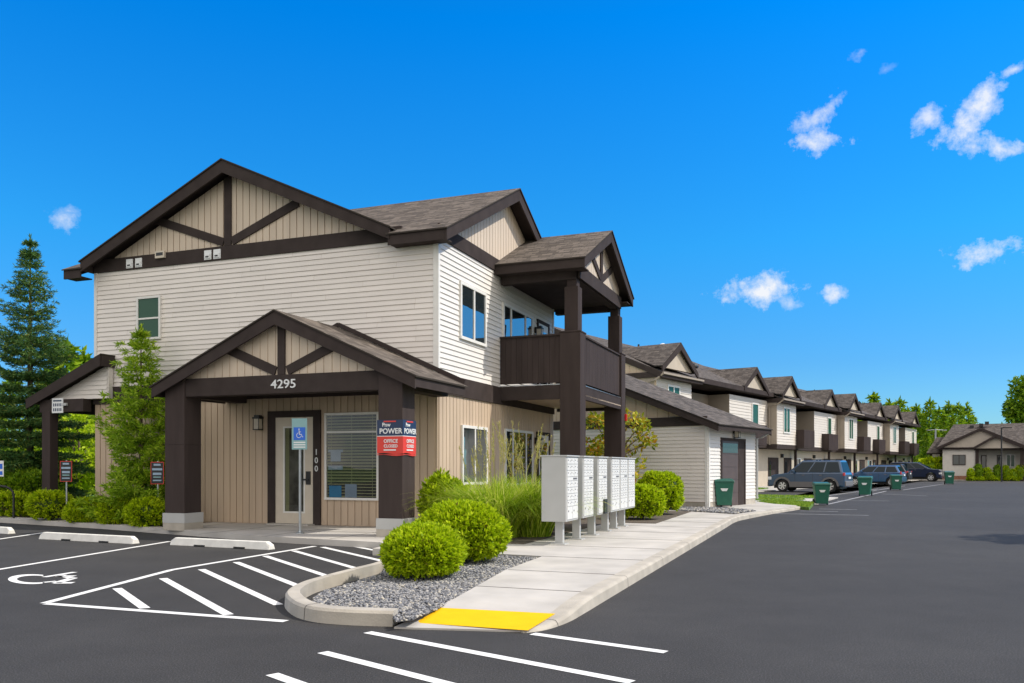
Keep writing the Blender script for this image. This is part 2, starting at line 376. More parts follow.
# ------------------------------------------------------------------ leaves
def leafmesh(name, P, D, L, W, matr, parent=None, up=None):
    n = len(P); P = np.asarray(P, float); D = np.asarray(D, float)
    D /= np.linalg.norm(D, axis=1, keepdims=True)+1e-9
    Rv = rng.normal(size=(n, 3)); S = np.cross(D, Rv); S /= np.linalg.norm(S, axis=1, keepdims=True)+1e-9
    L = np.broadcast_to(np.asarray(L, float), (n,))[:, None]; W = np.broadcast_to(np.asarray(W, float), (n,))[:, None]
    V = np.empty((n, 4, 3)); V[:, 0] = P; V[:, 1] = P+D*L*.5+S*W; V[:, 2] = P+D*L; V[:, 3] = P+D*L*.5-S*W
    me = bpy.data.meshes.new(name); me.vertices.add(n*4); me.vertices.foreach_set('co', V.ravel())
    me.loops.add(n*4); me.loops.foreach_set('vertex_index', np.arange(n*4, dtype=np.int32))
    me.polygons.add(n); me.polygons.foreach_set('loop_start', np.arange(0, n*4, 4, dtype=np.int32))
    me.update(calc_edges=True); me.materials.append(matr)
    o = bpy.data.objects.new(name, me); COL.objects.link(o)
    if parent: o.parent = parent
    return o

def lumps(D, seed, f=3.0, amp=.1):
    r = np.random.default_rng(seed); out = np.zeros(len(D))
    for i in range(7):
        k = r.normal(size=3)*f*(1+i*.45); out += np.sin(D@k+r.uniform(0, 6.3))/(1+i*.5)
    return 1+amp*out/2.2

def bush(name, label, cat, loc, rx, ry, h, n, leaf, matr, group=None, seed=1, flat=2.3, amp=.06, coresc=.86):
    """rounded clipped shrub: woody stems, inner mass of leaves and an outer shell of sprigs"""
    t = thing(name, label, cat, (loc[0], loc[1], loc[2] if len(loc) > 2 else .02), 0, group)
    D = rng.normal(size=(n, 3)); D /= np.linalg.norm(D, axis=1, keepdims=True)
    D[:, 2] = np.where(D[:, 2] < -.75, -D[:, 2], D[:, 2])
    p = flat; k = (np.abs(D)**p).sum(1)**(-1/p)
    rad = (k*lumps(D, seed, 3, amp))
    tl = 12; nc = n//tl; n = nc*tl; D = D[:nc]; rad = rad[:nc]
    depth = rng.uniform(0, 1, nc)**1.6*.16+.07
    S = D*(rad*(1-depth))[:, None]*np.array([rx, ry, h/2]); S[:, 2] += h/2
    S = np.repeat(S, tl, 0)+rng.normal(size=(n, 3))*leaf*.22; D = np.repeat(D, tl, 0)
    S[:, 2] = np.maximum(S[:, 2], .02)
    dd = D*1.0+rng.normal(size=(n, 3))*.55+np.array([0, 0, .35])
    leafmesh('foliage', S, dd, leaf*rng.uniform(.6, 1.3, n), leaf*.22*rng.uniform(.7, 1.3, n), matr, t)
    m = MB(); random.seed(seed)
    for i in range(7):
        a = i*.9; m.tube([(0, 0, 0), (math.cos(a)*rx*.3, math.sin(a)*ry*.3, h*.35), (math.cos(a)*rx*.6, math.sin(a)*ry*.6, h*.62)], [.02, .014, .006], 5)
    m.build('stem', M_['bark'], t)
    return t

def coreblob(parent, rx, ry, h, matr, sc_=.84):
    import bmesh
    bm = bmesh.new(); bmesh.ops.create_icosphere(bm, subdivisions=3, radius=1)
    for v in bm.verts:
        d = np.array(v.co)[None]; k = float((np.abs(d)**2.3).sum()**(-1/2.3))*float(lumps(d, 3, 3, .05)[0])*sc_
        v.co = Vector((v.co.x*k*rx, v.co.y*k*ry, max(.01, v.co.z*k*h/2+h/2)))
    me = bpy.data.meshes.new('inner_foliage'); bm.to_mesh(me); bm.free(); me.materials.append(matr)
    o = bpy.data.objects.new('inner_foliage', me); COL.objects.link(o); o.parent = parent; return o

def conifer(name, label, cat, loc, H, Rb, levels, nb, matr, twig=.12, droop=.25, blade=(.11, .012), per=5, group=None, seed=3,
            base=.04, power=.85, up=.15, irr=.28, clear=0.0):
    """tapered trunk, whorls of branches with side twigs carrying needle blades"""
    t = thing(name, label, cat, (*loc, 0), 0, group); r = np.random.default_rng(seed)
    m = MB(); m.tube([(0, 0, 0), (0, 0, H*.5), (0, 0, H*.985)], [H*.014, H*.009, .008], 8); m.build('trunk', M_['bark'], t)
    P = []; D = []; br = MB()
    for li in range(levels):
        f = (li+r.uniform(-.3, .3))/levels; f = min(max(f, 0), .99); z0 = H*(base+(1-base)*f)
        Lr = Rb*(1-f)**power*(1 if f > .12 else .8+f*1.6)
        Lr *= r.uniform(1-irr*.8, 1+irr*.5)
        k = max(4, int(nb*(1-.4*f))); a0 = r.uniform(0, 6.3)
        for b in range(k):
            a = a0+2*math.pi*b/k+r.uniform(-.25, .25); L = Lr*r.uniform(1-irr*1.3, 1+irr*.5)+.05
            dirh = np.array([math.cos(a), math.sin(a), 0.])
            ns = max(3, int(L/twig))
            upk = up+.9*f**2.2; L *= (1 if f < .85 else max(.35, 1-(f-.85)*4))
            pts = []
            for s in range(ns+1):
                q = s/ns; pts.append(dirh*L*q+np.array([0, 0, z0+L*(upk*q-droop*(1-f)*q*q*1.1+.18*q**4)]))
            if L > .5: br.tube([pts[0], pts[ns//2], pts[-1]], [.012+L*.006, .008, .003], 4, cap=False)
            for s in range(1, ns+1):
                q = s/ns; c = pts[s]; side = np.array([-dirh[1], dirh[0], 0])
                tl = L*.42*(1-q)**.8+twig*.9
                for sg in (-1, 1):
                    dv = dirh*.75+side*sg*r.uniform(.5, 1.0)+np.array([0, 0, r.uniform(-.3, .12)])
                    dv /= np.linalg.norm(dv); nn = max(2, int(per*tl/twig/2))
                    for j in range(nn):
                        pc = c+dv*tl*(j+r.uniform(0, 1))/nn; P.append(pc)
                        D.append(dv*.9+r.normal(size=3)*.5+np.array([0, 0, .22]))
                for j in range(max(1, per//2)):
                    P.append(c-dirh*twig*r.uniform(0, 1)); D.append(dirh+r.normal(size=3)*.55+np.array([0, 0, .15]))
    for j in range(int(4*per)):
        P.append(np.array([0, 0, H*(.92+.08*j/(4*per))])); D.append(r.normal(size=3)*.28+np.array([0, 0, 1.2]))
    P = np.array(P); n = len(P)
    leafmesh('foliage', P, np.array(D), blade[0]*rng.uniform(.7, 1.3, n), blade[1]*rng.uniform(.8, 1.3, n), matr, t)
    if br.v: br.build('branch_wood', M_['bark'], t)
    return t

def broadleaf(name, label, cat, loc, H, Rc, nclump, per, leaf, matr, group=None, seed=5, zc=.62, zr=.36):
    t = thing(name, label, cat, (*loc, 0), 0, group); r = np.random.default_rng(seed)
    m = MB(); m.tube([(0, 0, 0), (.05*Rc, 0, H*.3), (0, 0, H*.8)], [H*.03, H*.022, H*.006], 9)
    P = []; D = []
    for i in range(nclump):
        d = r.normal(size=3); d /= np.linalg.norm(d); rr = r.uniform(.35, 1)**.6
        c = np.array([d[0]*Rc*rr, d[1]*Rc*rr, H*zc+d[2]*H*zr*rr]); cr = Rc*r.uniform(.2, .36)
        if i % 3 == 0: m.tube([(0, 0, H*r.uniform(.25, .5)), tuple(c*.5+np.array([0, 0, H*.25])), tuple(c)], [H*.01, H*.006, .01], 5, cap=False)
        q = r.normal(size=(per, 3)); q /= np.linalg.norm(q, axis=1, keepdims=True); q *= (r.uniform(.2, 1, per)**.5)[:, None]*cr
        q[:, 2] *= .75; P.append(c+q); D.append(q/cr+r.normal(size=(per, 3))*.8)
    m.build('trunk', M_['bark'], t)
    P = np.concatenate(P); n = len(P)
    leafmesh('foliage', P, np.concatenate(D), leaf*rng.uniform(.6, 1.3, n), leaf*.3*rng.uniform(.7, 1.3, n), matr, t)
    return t
# ------------------------------------------------------------------ ground
BO = Vector((-1.70, 19.1)); BU = Vector((.9354, -.3536)); BV = Vector((.3536, .9354)); BROT = math.atan2(-.3536, .9354)
def B(x, y): p = BO+BU*x+BV*y; return (p.x, p.y)
RN = Vector((.809, -.588)); RR = Vector((.588, .809)); RROT = math.atan2(-.588, .809); RO = Vector((17.85, 59.0))
def RW(x, y): p = RO+RN*x+RR*y; return (p.x, p.y)

def sheet(name, pts, z, m, parent=None, kind='structure', thick=0):
    mb = MB()
    if thick:
        a = [(x, y, z) for x, y in pts]; b = [(x, y, z-thick) for x, y in pts]; mb.face(a)
        for i in range(len(a)): mb.face([a[i], b[i], b[(i+1) % len(a)], a[(i+1) % len(a)]])
    else: mb.face([(x, y, z) for x, y in pts])
    o = mb.build(name, m, parent)
    if not parent: o['kind'] = kind
    return o
sheet('terrain', [(-900, -300), (900, -300), (900, 1500), (-900, 1500)], -.03, M_['lawn'])
LOT = sheet('parking_lot', [(-60, -40), (120, -40), (120, 60), (75, 92), (48, 92.5), (40, 93), RW(2.0, 62), RW(2.0, -16), RW(9, -31), B(0, 3), B(-13, 1), B(-40, 6)], 0, M_['asphalt'])

def stripe(mb, a, b, w=.1, z=.004, zb=None):
    a = Vector(a); b = Vector(b); d = (b-a).normalized(); n = Vector((-d.y, d.x))*w/2
    mb.face([(*(a+n), z), (*(a-n), z), (*(b-n), z), (*(b+n), z)])
def lines(name, segs, w, m='paint', z=.004):
    mb = MB()
    for a, b in segs: stripe(mb, G(*a), G(*b), w, z)
    return mb.build(name, M_[m], LOT)
lines('hatched_bay_marking', [((44, 603.5), (172, 570)), ((172, 570), (315, 546.3)), ((46, 603.8), (286, 621.5)),
      ((117, 588.5), (145, 608.5)), ((163, 578.5), (228.5, 615)), ((201.5, 569.5), (278.5, 605)), ((236, 562.3), (304, 588.5)), ((265, 556), (337, 579.5)),
      ((293.5, 550.8), (368, 572)), ((322.5, 547.2), (383, 561.3)), ((351, 546), (386, 552.5))], .11)
for a, b in [((-40, 576), (170, 541.5)), ((-30, 543.5), (47, 532.3)), ((272, 674.5), (335, 697)), ((322.5, 652.5), (490, 695)), ((367.5, 632.5), (632, 682.5)), ((532.5, 634), (666, 652.5))]:
    lines('parking_line', [(a, b)], .105)
for a, b in [((775, 513.6), (869, 515.5)), ((819, 509), (857, 509.8)), ((837, 500.6), (889, 501)), ((828, 504.3), (886, 491.2)), ((903, 490), (944, 484)), ((882, 494), (927, 496)),
             ((826, 496), (878, 489)), ((858, 493), (905, 486)), ((800, 511), (838, 511.6))]:
    lines('parking_line', [(a, b)], .11, 'oldpaint')
for k in range(6):
    mb = MB(); y0 = -5.2+k*11.6; stripe(mb, RW(3.2, y0), RW(8.4, y0), .11, .004); mb.build('parking_line', M_['oldpaint'], LOT)
# wheelchair symbol, read from the pavement towards the building
def wheelchair(mb, f, w=.09):
    def st(a, b, ww=w):
        a = Vector(a); b = Vector(b); d = (b-a).normalized(); n = Vector((-d.y, d.x))*ww/2
        mb.face([f(*(a+n)), f(*(a-n)), f(*(b-n)), f(*(b+n))])
    n = 26; a0, a1 = R(95), R(350)
    for i in range(n):
        t0 = a0+(a1-a0)*i/n; t1 = a0+(a1-a0)*(i+1)/n; r0, r1 = .36, .36+w
        mb.face([f(r1*math.cos(t0), r1*math.sin(t0)), f(r0*math.cos(t0), r0*math.sin(t0)), f(r0*math.cos(t1), r0*math.sin(t1)), f(r1*math.cos(t1), r1*math.sin(t1))])
    st((.02, .85), (.10, .12), .11); st((.05, .56), (.36, .56)); st((.06, .15), (.46, .15), .1); st((.43, .17), (.60, -.30)); st((.56, -.28), (.74, -.22))
    mb.face([f(.02+.10*math.cos(2*math.pi*i/12), 1.0+.10*math.sin(2*math.pi*i/12)) for i in range(12)])
mb = MB(); nA = 30
def el_(cx, cy, rx, ry, t): return (*G(cx+rx*math.cos(t), cy+ry*math.sin(t)), .004)
for i in range(nA):
    t0, t1 = [R(62)+(R(300)-R(62))*(i+k)/nA for k in (0, 1)]
    mb.face([el_(31.5, 579.4, 23.5, 4.9, t0), el_(34.5, 579.3, 17.5, 3.5, t0), el_(34.5, 579.3, 17.5, 3.5, t1), el_(31.5, 579.4, 23.5, 4.9, t1)])
for p, q, w_ in (((44, 577.3), (75, 572.3), .10), ((57, 576.4), (75, 576.3), .12), ((64, 575.0), (58, 577.0), .09), ((44, 582.6), (56, 581.4), .09), ((73, 578.3), (56, 583.3), .13), ((66, 577.4), (74, 578.6), .10), ((55, 583.2), (73.5, 583.0), .13)):
    stripe(mb, G(*p), G(*q), w_, .0042)
mb.build('wheelchair_symbol', M_['paint'], LOT)

# concrete walks
edge = [B(.9, -3.9), B(.47, -3.46), B(-2.14, -3.12), B(-8.49, -1.55), B(-13, -.78), B(-24, .9), B(-24, 1.6), B(-13, -.28), B(-8.6, -1.0), B(-6.3, -1.75), B(-6.3, 0.05), B(.0, .05), B(.0, 9.3), B(4.0, 11.2), B(4.9, 16.3),
        G(757, 501.5, .12), (9.9, 31.6), B(7.35, 14.9), B(6.45, 10.9), B(5.98, 8.2), B(5.74, 6.7), B(5.74, -8.2), B(5.80, -8.4), G(455, 598, .12), G(505, 570, .12), G(542.5, 556, .12), B(3.2, -4.6), B(.95, -4.55)]
WALK = sheet('sidewalk', edge, .12, M_['conc'], thick=.16)
mb = MB()
rows = [[(455, 598, .12), (604, 604, .12)], [(437, 607.2, .075), (588, 614.5, .075)], [(394, 627, .018), (556, 632.5, .018)]]
pr = [[(*G(*p), p[2]) for p in r] for r in rows]
for r_, q_ in zip(pr, (B(5.80, -8.4), B(5.80, -9.25), B(5.74, -9.93))): r_[1] = (*q_, r_[1][2])
for a, b in zip(pr[:-1], pr[1:]): mb.face([a[0], a[1], b[1], b[0]])
mb.face([pr[2][0], pr[2][1], (pr[2][1][0], pr[2][1][1], -.02), (pr[2][0][0], pr[2][0][1], -.02)])
mb.build('kerb_ramp', M_['conc'], WALK)
mb = MB(); q = [(440, 607.6, .078), (555.5, 613.6, .079), (528, 630.4, .030), (415, 622.6, .030)]
mb.face([(*G(*p), p[2]) for p in q]); mb.build('yellow_ramp_pad', M_['yellow'], WALK)
mb = MB()
for y in (-8.1, -6.5, -4.7, -2.9, -1.1, .7, 2.5, 4.3, 6.1): mb.box(4.22 if y < -4.7 else 3.3, 5.72, y-.008, y+.008, .121, .1235)
for x in (-11.5, -10, -8.4): mb.box(x, x+.014, -1.5, -.5, .121, .1235)
for x in (-5.6, -4.0, -2.4, -.8): mb.box(x, x+.014, -3.2, -.05, .121, .1235)
mb.box(-5.6, .6, -1.62, -1.606, .121, .1235)
j = mb.build('control_joint', M_['joint'], WALK); j.location = (BO.x, BO.y, 0); j.rotation_euler = (0, 0, BROT)

def smooth(pts, n=6):
    out = []
    for i in range(len(pts)-1):
        p0 = pts[max(i-1, 0)]; p1 = pts[i]; p2 = pts[i+1]; p3 = pts[min(i+2, len(pts)-1)]
        for k in range(n):
            t = k/n; out.append(tuple(.5*((2*b)+(-a+c)*t+(2*a-5*b+4*c-d)*t*t+(-a+3*b-3*c+d)*t**3) for a, b, c, d in zip(p0, p1, p2, p3)))
    out.append(pts[-1]); return out
def kerb(name, pts, inward, label=None, w=.20, seg=True):
    """pts (x, y, height); inward +1 = kerb body to the left of travel"""
    pts = smooth(pts); mb = MB(); prof = []; acc = 0
    for i, p in enumerate(pts):
        a = pts[max(i-1, 0)]; b = pts[min(i+1, len(pts)-1)]; d = Vector((b[0]-a[0], b[1]-a[1])).normalized(); n = Vector((-d.y, d.x))*inward
        h = p[2]; P = Vector(p[:2])
        prof.append([(*P, -.02), (*(P+n*.012), h-.03), (*(P+n*.035), h-.004), (*(P+n*.06), h), (*(P+n*w), h), (*(P+n*w), -.02)])
    for i in range(len(prof)-1):
        for k in range(5): mb.face([prof[i][k], prof[i][k+1], prof[i+1][k+1], prof[i+1][k]])
    mb.face(prof[0]); mb.face(prof[-1][::-1])
    o = mb.build(name, M_['kerb'], weld=True, smooth=False); o['kind'] = 'structure'
    jb = MB(); acc = 0; last = pts[0]
    for i in range(1, len(pts)-1):
        acc += math.dist(pts[i][:2], last[:2]); last = pts[i]
        if acc > 2.4 or i == 9:
            acc = 0; a = prof[i]; d = Vector((pts[i+1][0]-pts[i][0], pts[i+1][1]-pts[i][1])).normalized()*.006
            for k in range(4):
                up = (0, 0, .0015)
                def O(v, s): n = Vector((-d.y, d.x)).normalized()*-inward*.0015; return (v[0]+s*d.x+n.x, v[1]+s*d.y+n.y, v[2]+.0015)
                jb.face([O(a[k], -1), O(a[k+1], -1), O(a[k+1], 1), O(a[k], 1)])
    if jb.v: jb.build('kerb_joint', M_['joint'], o)
    return o
kp = [(*B(5.72, -9.99), .025), (*B(5.86, -9.75), .04), (*B(5.94, -9.3), .08), (*B(5.95, -8.7), .125), (*B(5.95, -7.9), .14), (*B(5.95, -5), .14), (*B(5.95, 0), .14), (*B(5.95, 4), .14), (*B(5.96, 6.6), .14), (*B(6.18, 8.3), .13),
      (*B(6.68, 11), .10), (*B(7.5, 14.8), .10), (10.95, 32.0, .12), (12.4, 33.8, .12)]
kerb('kerb', kp, 1)
ki = [(*B(.92, -3.6), .13), (*G(398, 558.5), .13), (*G(376, 570.5), .14), (*G(350, 578.5), .15), (*G(322, 586.5), .15), (*G(299, 594), .15), (*G(284.5, 604), .15), (*G(292, 615), .15), (*G(312, 621.8), .15), (*G(345, 625), .15), (*G(392.5, 626.8), .15)]
kerb('kerb', ki, 1, w=.17)

def inpoly(p, poly):
    c = False; x, y = p; n = len(poly)
    for i in range(n):
        x1, y1 = poly[i]; x2, y2 = poly[i-1]
        if (y1 > y) != (y2 > y) and x < (x2-x1)*(y-y1)/(y2-y1)+x1: c = not c
    return c
def gravel(poly, z, n, size, parent_kind='stuff'):
    xs = [p[0] for p in poly]; ys = [p[1] for p in poly]; C = []
    while len(C) < n:
        p = (rng.uniform(min(xs), max(xs)), rng.uniform(min(ys), max(ys)))
        if inpoly(p, poly): C.append(p)
    C = np.array(C); t = (1+5**.5)/2
    iv = np.array([(-1, t, 0), (1, t, 0), (-1, -t, 0), (1, -t, 0), (0, -1, t), (0, 1, t), (0, -1, -t), (0, 1, -t), (t, 0, -1), (t, 0, 1), (-t, 0, -1), (-t, 0, 1)], float); iv /= np.linalg.norm(iv[0])
    fi = np.array([(0, 11, 5), (0, 5, 1), (0, 1, 7), (0, 7, 10), (0, 10, 11), (1, 5, 9), (5, 11, 4), (11, 10, 2), (10, 7, 6), (7, 1, 8), (3, 9, 4), (3, 4, 2), (3, 2, 6), (3, 6, 8), (3, 8, 9), (4, 9, 5), (2, 4, 11), (6, 2, 10), (8, 6, 7), (9, 8, 1)])
    V = iv[None]*(1+rng.uniform(-.28, .28, (n, 12, 1)))*size*rng.uniform(.55, 1.3, (n, 1, 1))*np.stack([rng.uniform(.8, 1.4, n), rng.uniform(.7, 1.1, n), rng.uniform(.5, .8, n)], 1)[:, None]
    a = rng.uniform(0, 6.3, n); c, s = np.cos(a)[:, None], np.sin(a)[:, None]
    X = V[..., 0]*c-V[..., 1]*s+C[:, 0:1]; Y = V[..., 0]*s+V[..., 1]*c+C[:, 1:2]; Z = V[..., 2]+z+rng.uniform(0, size*.9, (n, 1))
    V = np.stack([X, Y, Z], 2).reshape(-1, 3); F = (fi[None]+np.arange(n)[:, None, None]*12).reshape(-1)
    me = bpy.data.meshes.new('gravel'); me.vertices.add(len(V)); me.vertices.foreach_set('co', V.ravel())
    me.loops.add(len(F)); me.loops.foreach_set('vertex_index', F.astype(np.int32)); me.polygons.add(len(F)//3)
    me.polygons.foreach_set('loop_start', np.arange(0, len(F), 3, dtype=np.int32)); me.update(calc_edges=True); me.materials.append(M_['stone'])
    o = bpy.data.objects.new('gravel', me); COL.objects.link(o); o['kind'] = 'stuff'; return o
gp = [G(392, 613, .1), G(352, 611, .1), G(325, 607, .1), G(310, 601, .1), G(322, 591, .1), G(350, 583, .1), G(382, 573, .1), B(1.1, -3.9), B(1.25, -4.55), B(3.2, -4.62), G(541, 556, .1), G(504, 570, .1), G(439, 607, .1), G(412, 624, .05), G(396, 626, .05)]
sheet('gravel_bed', gp, .085, M_['gravelbase'])
gravel(gp, .085, 15000, .017)['label'] = 'grey crushed stone round the two clipped bushes on the kerbed island'
gg = [B(3.5, 9.9), B(5.75, 8.3), B(6.2, 10.2), B(5.2, 11.4), B(4.6, 11.9), B(3.2, 12.2)]
sheet('gravel_bed', gg, .126, M_['gravelbase'])
gravel(gg, .125, 2600, .035)['label'] = 'grey stone strip at the foot of the garage wall'
# planting beds
sheet('planting_bed', [B(.35, -2.9), B(3.15, -2.9), B(3.15, 3.4), B(4.35, 3.4), B(4.35, 9.2), B(0, 9.2), B(0, -.3)], .135, M_['mulch'], thick=.02)
sheet('planting_bed', [B(-6.25, -1.85), B(-8.6, -1.2), B(-13, -.35), B(-24, 1.6), B(-24, 3), B(-12, 2.2), B(-10.4, 0), B(-6.4, 0)], .10, M_['mulch'], thick=.1)
# lawns
LA = []
def lawn(pts, z, n, lab, h=.05):
    o = sheet('lawn', pts, z, M_['lawn'], thick=.15)
    xs = [p[0] for p in pts]; ys = [p[1] for p in pts]; P = []
    while len(P) < n:
        p = (rng.uniform(min(xs), max(xs)), rng.uniform(min(ys), max(ys)))
        if inpoly(p, pts): P.append((p[0], p[1], z))
    g = leafmesh('grass', P, rng.normal(size=(n, 3))*.35+np.array([0, 0, 1]), h*rng.uniform(.6, 1.4, n), h*.22, M_['lf_lawn']); g['kind'] = 'stuff'; g['label'] = lab
lawn([G(757, 502, .1), G(809, 507.4, .1), (11.9, 33.0), (11.0, 34.4)], .10, 5000, 'sunlit green lawn wedge beside the garage and the green bin', .07)
for i, (a, b) in enumerate([(-22.3, -20.6), (-18.8, -16.9), (-15.6, -13.4)]):
    lawn([RW(-.8, a), RW(9 if i < 2 else 3, a), RW(9 if i < 2 else 3, b), RW(-.8, b)], .07, 5000, ['first', 'second', 'third'][i]+' narrow strip of lawn between the walks in front of the row houses', .08)
sheet('sidewalk', [RW(-1.4, -28), RW(11, -28.5), RW(9.3, -16.5), RW(2.9, -15), RW(2.9, 62), RW(-1.4, 62)], .05, M_['conc'], thick=.1)
for k in range(3):
    y0 = -10.6+k*18.6; lawn([RW(-.8, y0), RW(1.7, y0), RW(1.7, y0+6.5), RW(-.8, y0+6.5)], .07, 2500, ['near', 'middle', 'far'][k]+' patch of lawn against the ground floor of the row houses', .09)
lawn([B(-11.8, 2.3), B(-24, 3.1), B(-60, 8), B(-60, 60), B(-12, 40)], .06, 16000, 'sunlit lawn behind the spruce to the left of the building', .16)

# ------------------------------------------------------------------ wall builders
def FR(y0): return lambda a, z, d: (a, y0-d, z)
def RT(x0): return lambda a, z, d: (x0+d, a, z)
def LF(x0): return lambda a, z, d: (x0-d, a, z)
def BK(y0): return lambda a, z, d: (a, y0+d, z)
def clap(mb, M, a0, a1, z0, z1, pitch=.124, lip=.026, clip=None):
    n = max(1, round((z1-z0)/pitch)); ph = (z1-z0)/n
    for i in range(n):
        za, zb = z0+i*ph, z0+(i+1)*ph
        l, r = (a0, a1) if clip is None else clip(za)
        l1, r1 = (a0, a1) if clip is None else clip(zb)
        if r-l < .02: continue
        if clip or r-l < 1.5: cuts = [l, r]
        else:
            cuts = [l]; x = l+random.uniform(.6, 3.6)
            while x < r-.4: cuts.append(x); x += 3.66
            cuts.append(r)
        for ci in range(len(cuts)-1):
            ca, cb = cuts[ci]+(.002 if ci else 0), cuts[ci+1]-.002
            dz = random.uniform(-.003, .003); c1, c2 = (ca, cb) if not clip else (l1, r1)
            mb.face([M(ca, za+dz, lip), M(cb, za+dz, lip), M(c2, zb, .004), M(c1, zb, .004)])
        if clip: continue
        mb.face([M(l, za, 0), M(r, za, 0), M(r, za, lip), M(l, za, lip)])
        mb.face([M(l, za, 0), M(l, za, lip), M(l, zb, 0)]); mb.face([M(r, za, 0), M(r, za, lip), M(r, zb, 0)])
def boards(mb, M, a0, a1, zb, zt, pitch=.195, gap=.022, dep=.016):
    n = max(1, round((a1-a0)/pitch)); p = (a1-a0)/n
    f = (lambda v: v if callable(v) else (lambda a: v)); fb, ft = f(zb), f(zt)
    for i in range(n):
        l = a0+i*p+gap/2; r = a0+(i+1)*p-gap/2
        q = [(l, fb(l)), (r, fb(r)), (r, max(ft(r), fb(r)+.002)), (l, max(ft(l), fb(l)+.002))]
        if max(ft(l)-fb(l), ft(r)-fb(r)) < .03: continue
        mb.prism(q, 0, dep, M)
def bar(mb, M, p, q, w, d0, d1):
    a = Vector(p); b = Vector(q); d = (b-a).normalized(); n = Vector((-d.y, d.x))*w/2
    mb.prism([tuple(a+n), tuple(a-n), tuple(b-n), tuple(b+n)], d0, d1, M)
def rect(mb, M, a0, a1, z0, z1, d0, d1): mb.prism([(a0, z0), (a1, z0), (a1, z1), (a0, z1)], d0, d1, M)
def window(parent, M, a0, a1, z0, z1, vm=(), hm=(), fw=.06, glass='glass', frame='white', blinds=None, d=.034, name='window'):
    m = MB(); w = fw
    rect(m, M, a0, a1, z1-w, z1, 0, d+.035); rect(m, M, a0, a1, z0, z0+w, 0, d+.045)
    rect(m, M, a0, a0+w, z0+w, z1-w, 0, d+.035); rect(m, M, a1-w, a1, z0+w, z1-w, 0, d+.035)
    for v in vm: rect(m, M, v-w*.45, v+w*.45, z0+w, z1-w, 0, d+.031)
    for v in hm: rect(m, M, a0+w, a1-w, v-w*.4, v+w*.4, 0, d+.028)
    o = m.build(name, M_[frame], parent)
    g = MB(); rect(g, M, a0+w*.9, a1-w*.9, z0+w*.9, z1-w*.9, d+.004 if not blinds else d+.014, d+.010 if not blinds else d+.018); g.build('pane', M_[glass], o)
    if blinds:
        r = MB(); rect(r, M, a0+.01, a1-.01, z0+.01, z1-.01, .018, .0195 if False else .022); r.build('dim_interior', M_['room'], o)
        b = MB(); z = z0+w+.02
        while z < z1-w: rect(b, M, a0+w, a1-w, z, z+blinds[1], .028, .034); z += blinds[0]
        for t in (.12, .5, .88): aa = a0+(a1-a0)*t; rect(b, M, aa-.006, aa+.006, z0+w, z1-w, .034, .037)
        b.build('blinds', M_['blind'], o)
    return o
def lantern(parent, M, a, z, name='wall_lantern'):
    m = MB(); rect(m, M, a-.06, a+.06, z-.02, z+.16, 0, .05); rect(m, M, a-.10, a+.10, z+.10, z+.14, .05, .24); rect(m, M, a-.07, a+.07, z+.14, z+.19, .08, .21)
    for s in (-.085, .075):
        for dd in (.06, .22): rect(m, M, a+s, a+s+.012, z-.16, z+.10, dd, dd+.012)
    rect(m, M, a-.09, a+.09, z-.18, z-.16, .055, .235)
    o = m.build(name, M_['black'], parent)
    g = MB(); rect(g, M, a-.07, a+.07, z-.155, z+.095, .075, .215); g.build('lamp_glass', M_['creamdoor'], o)
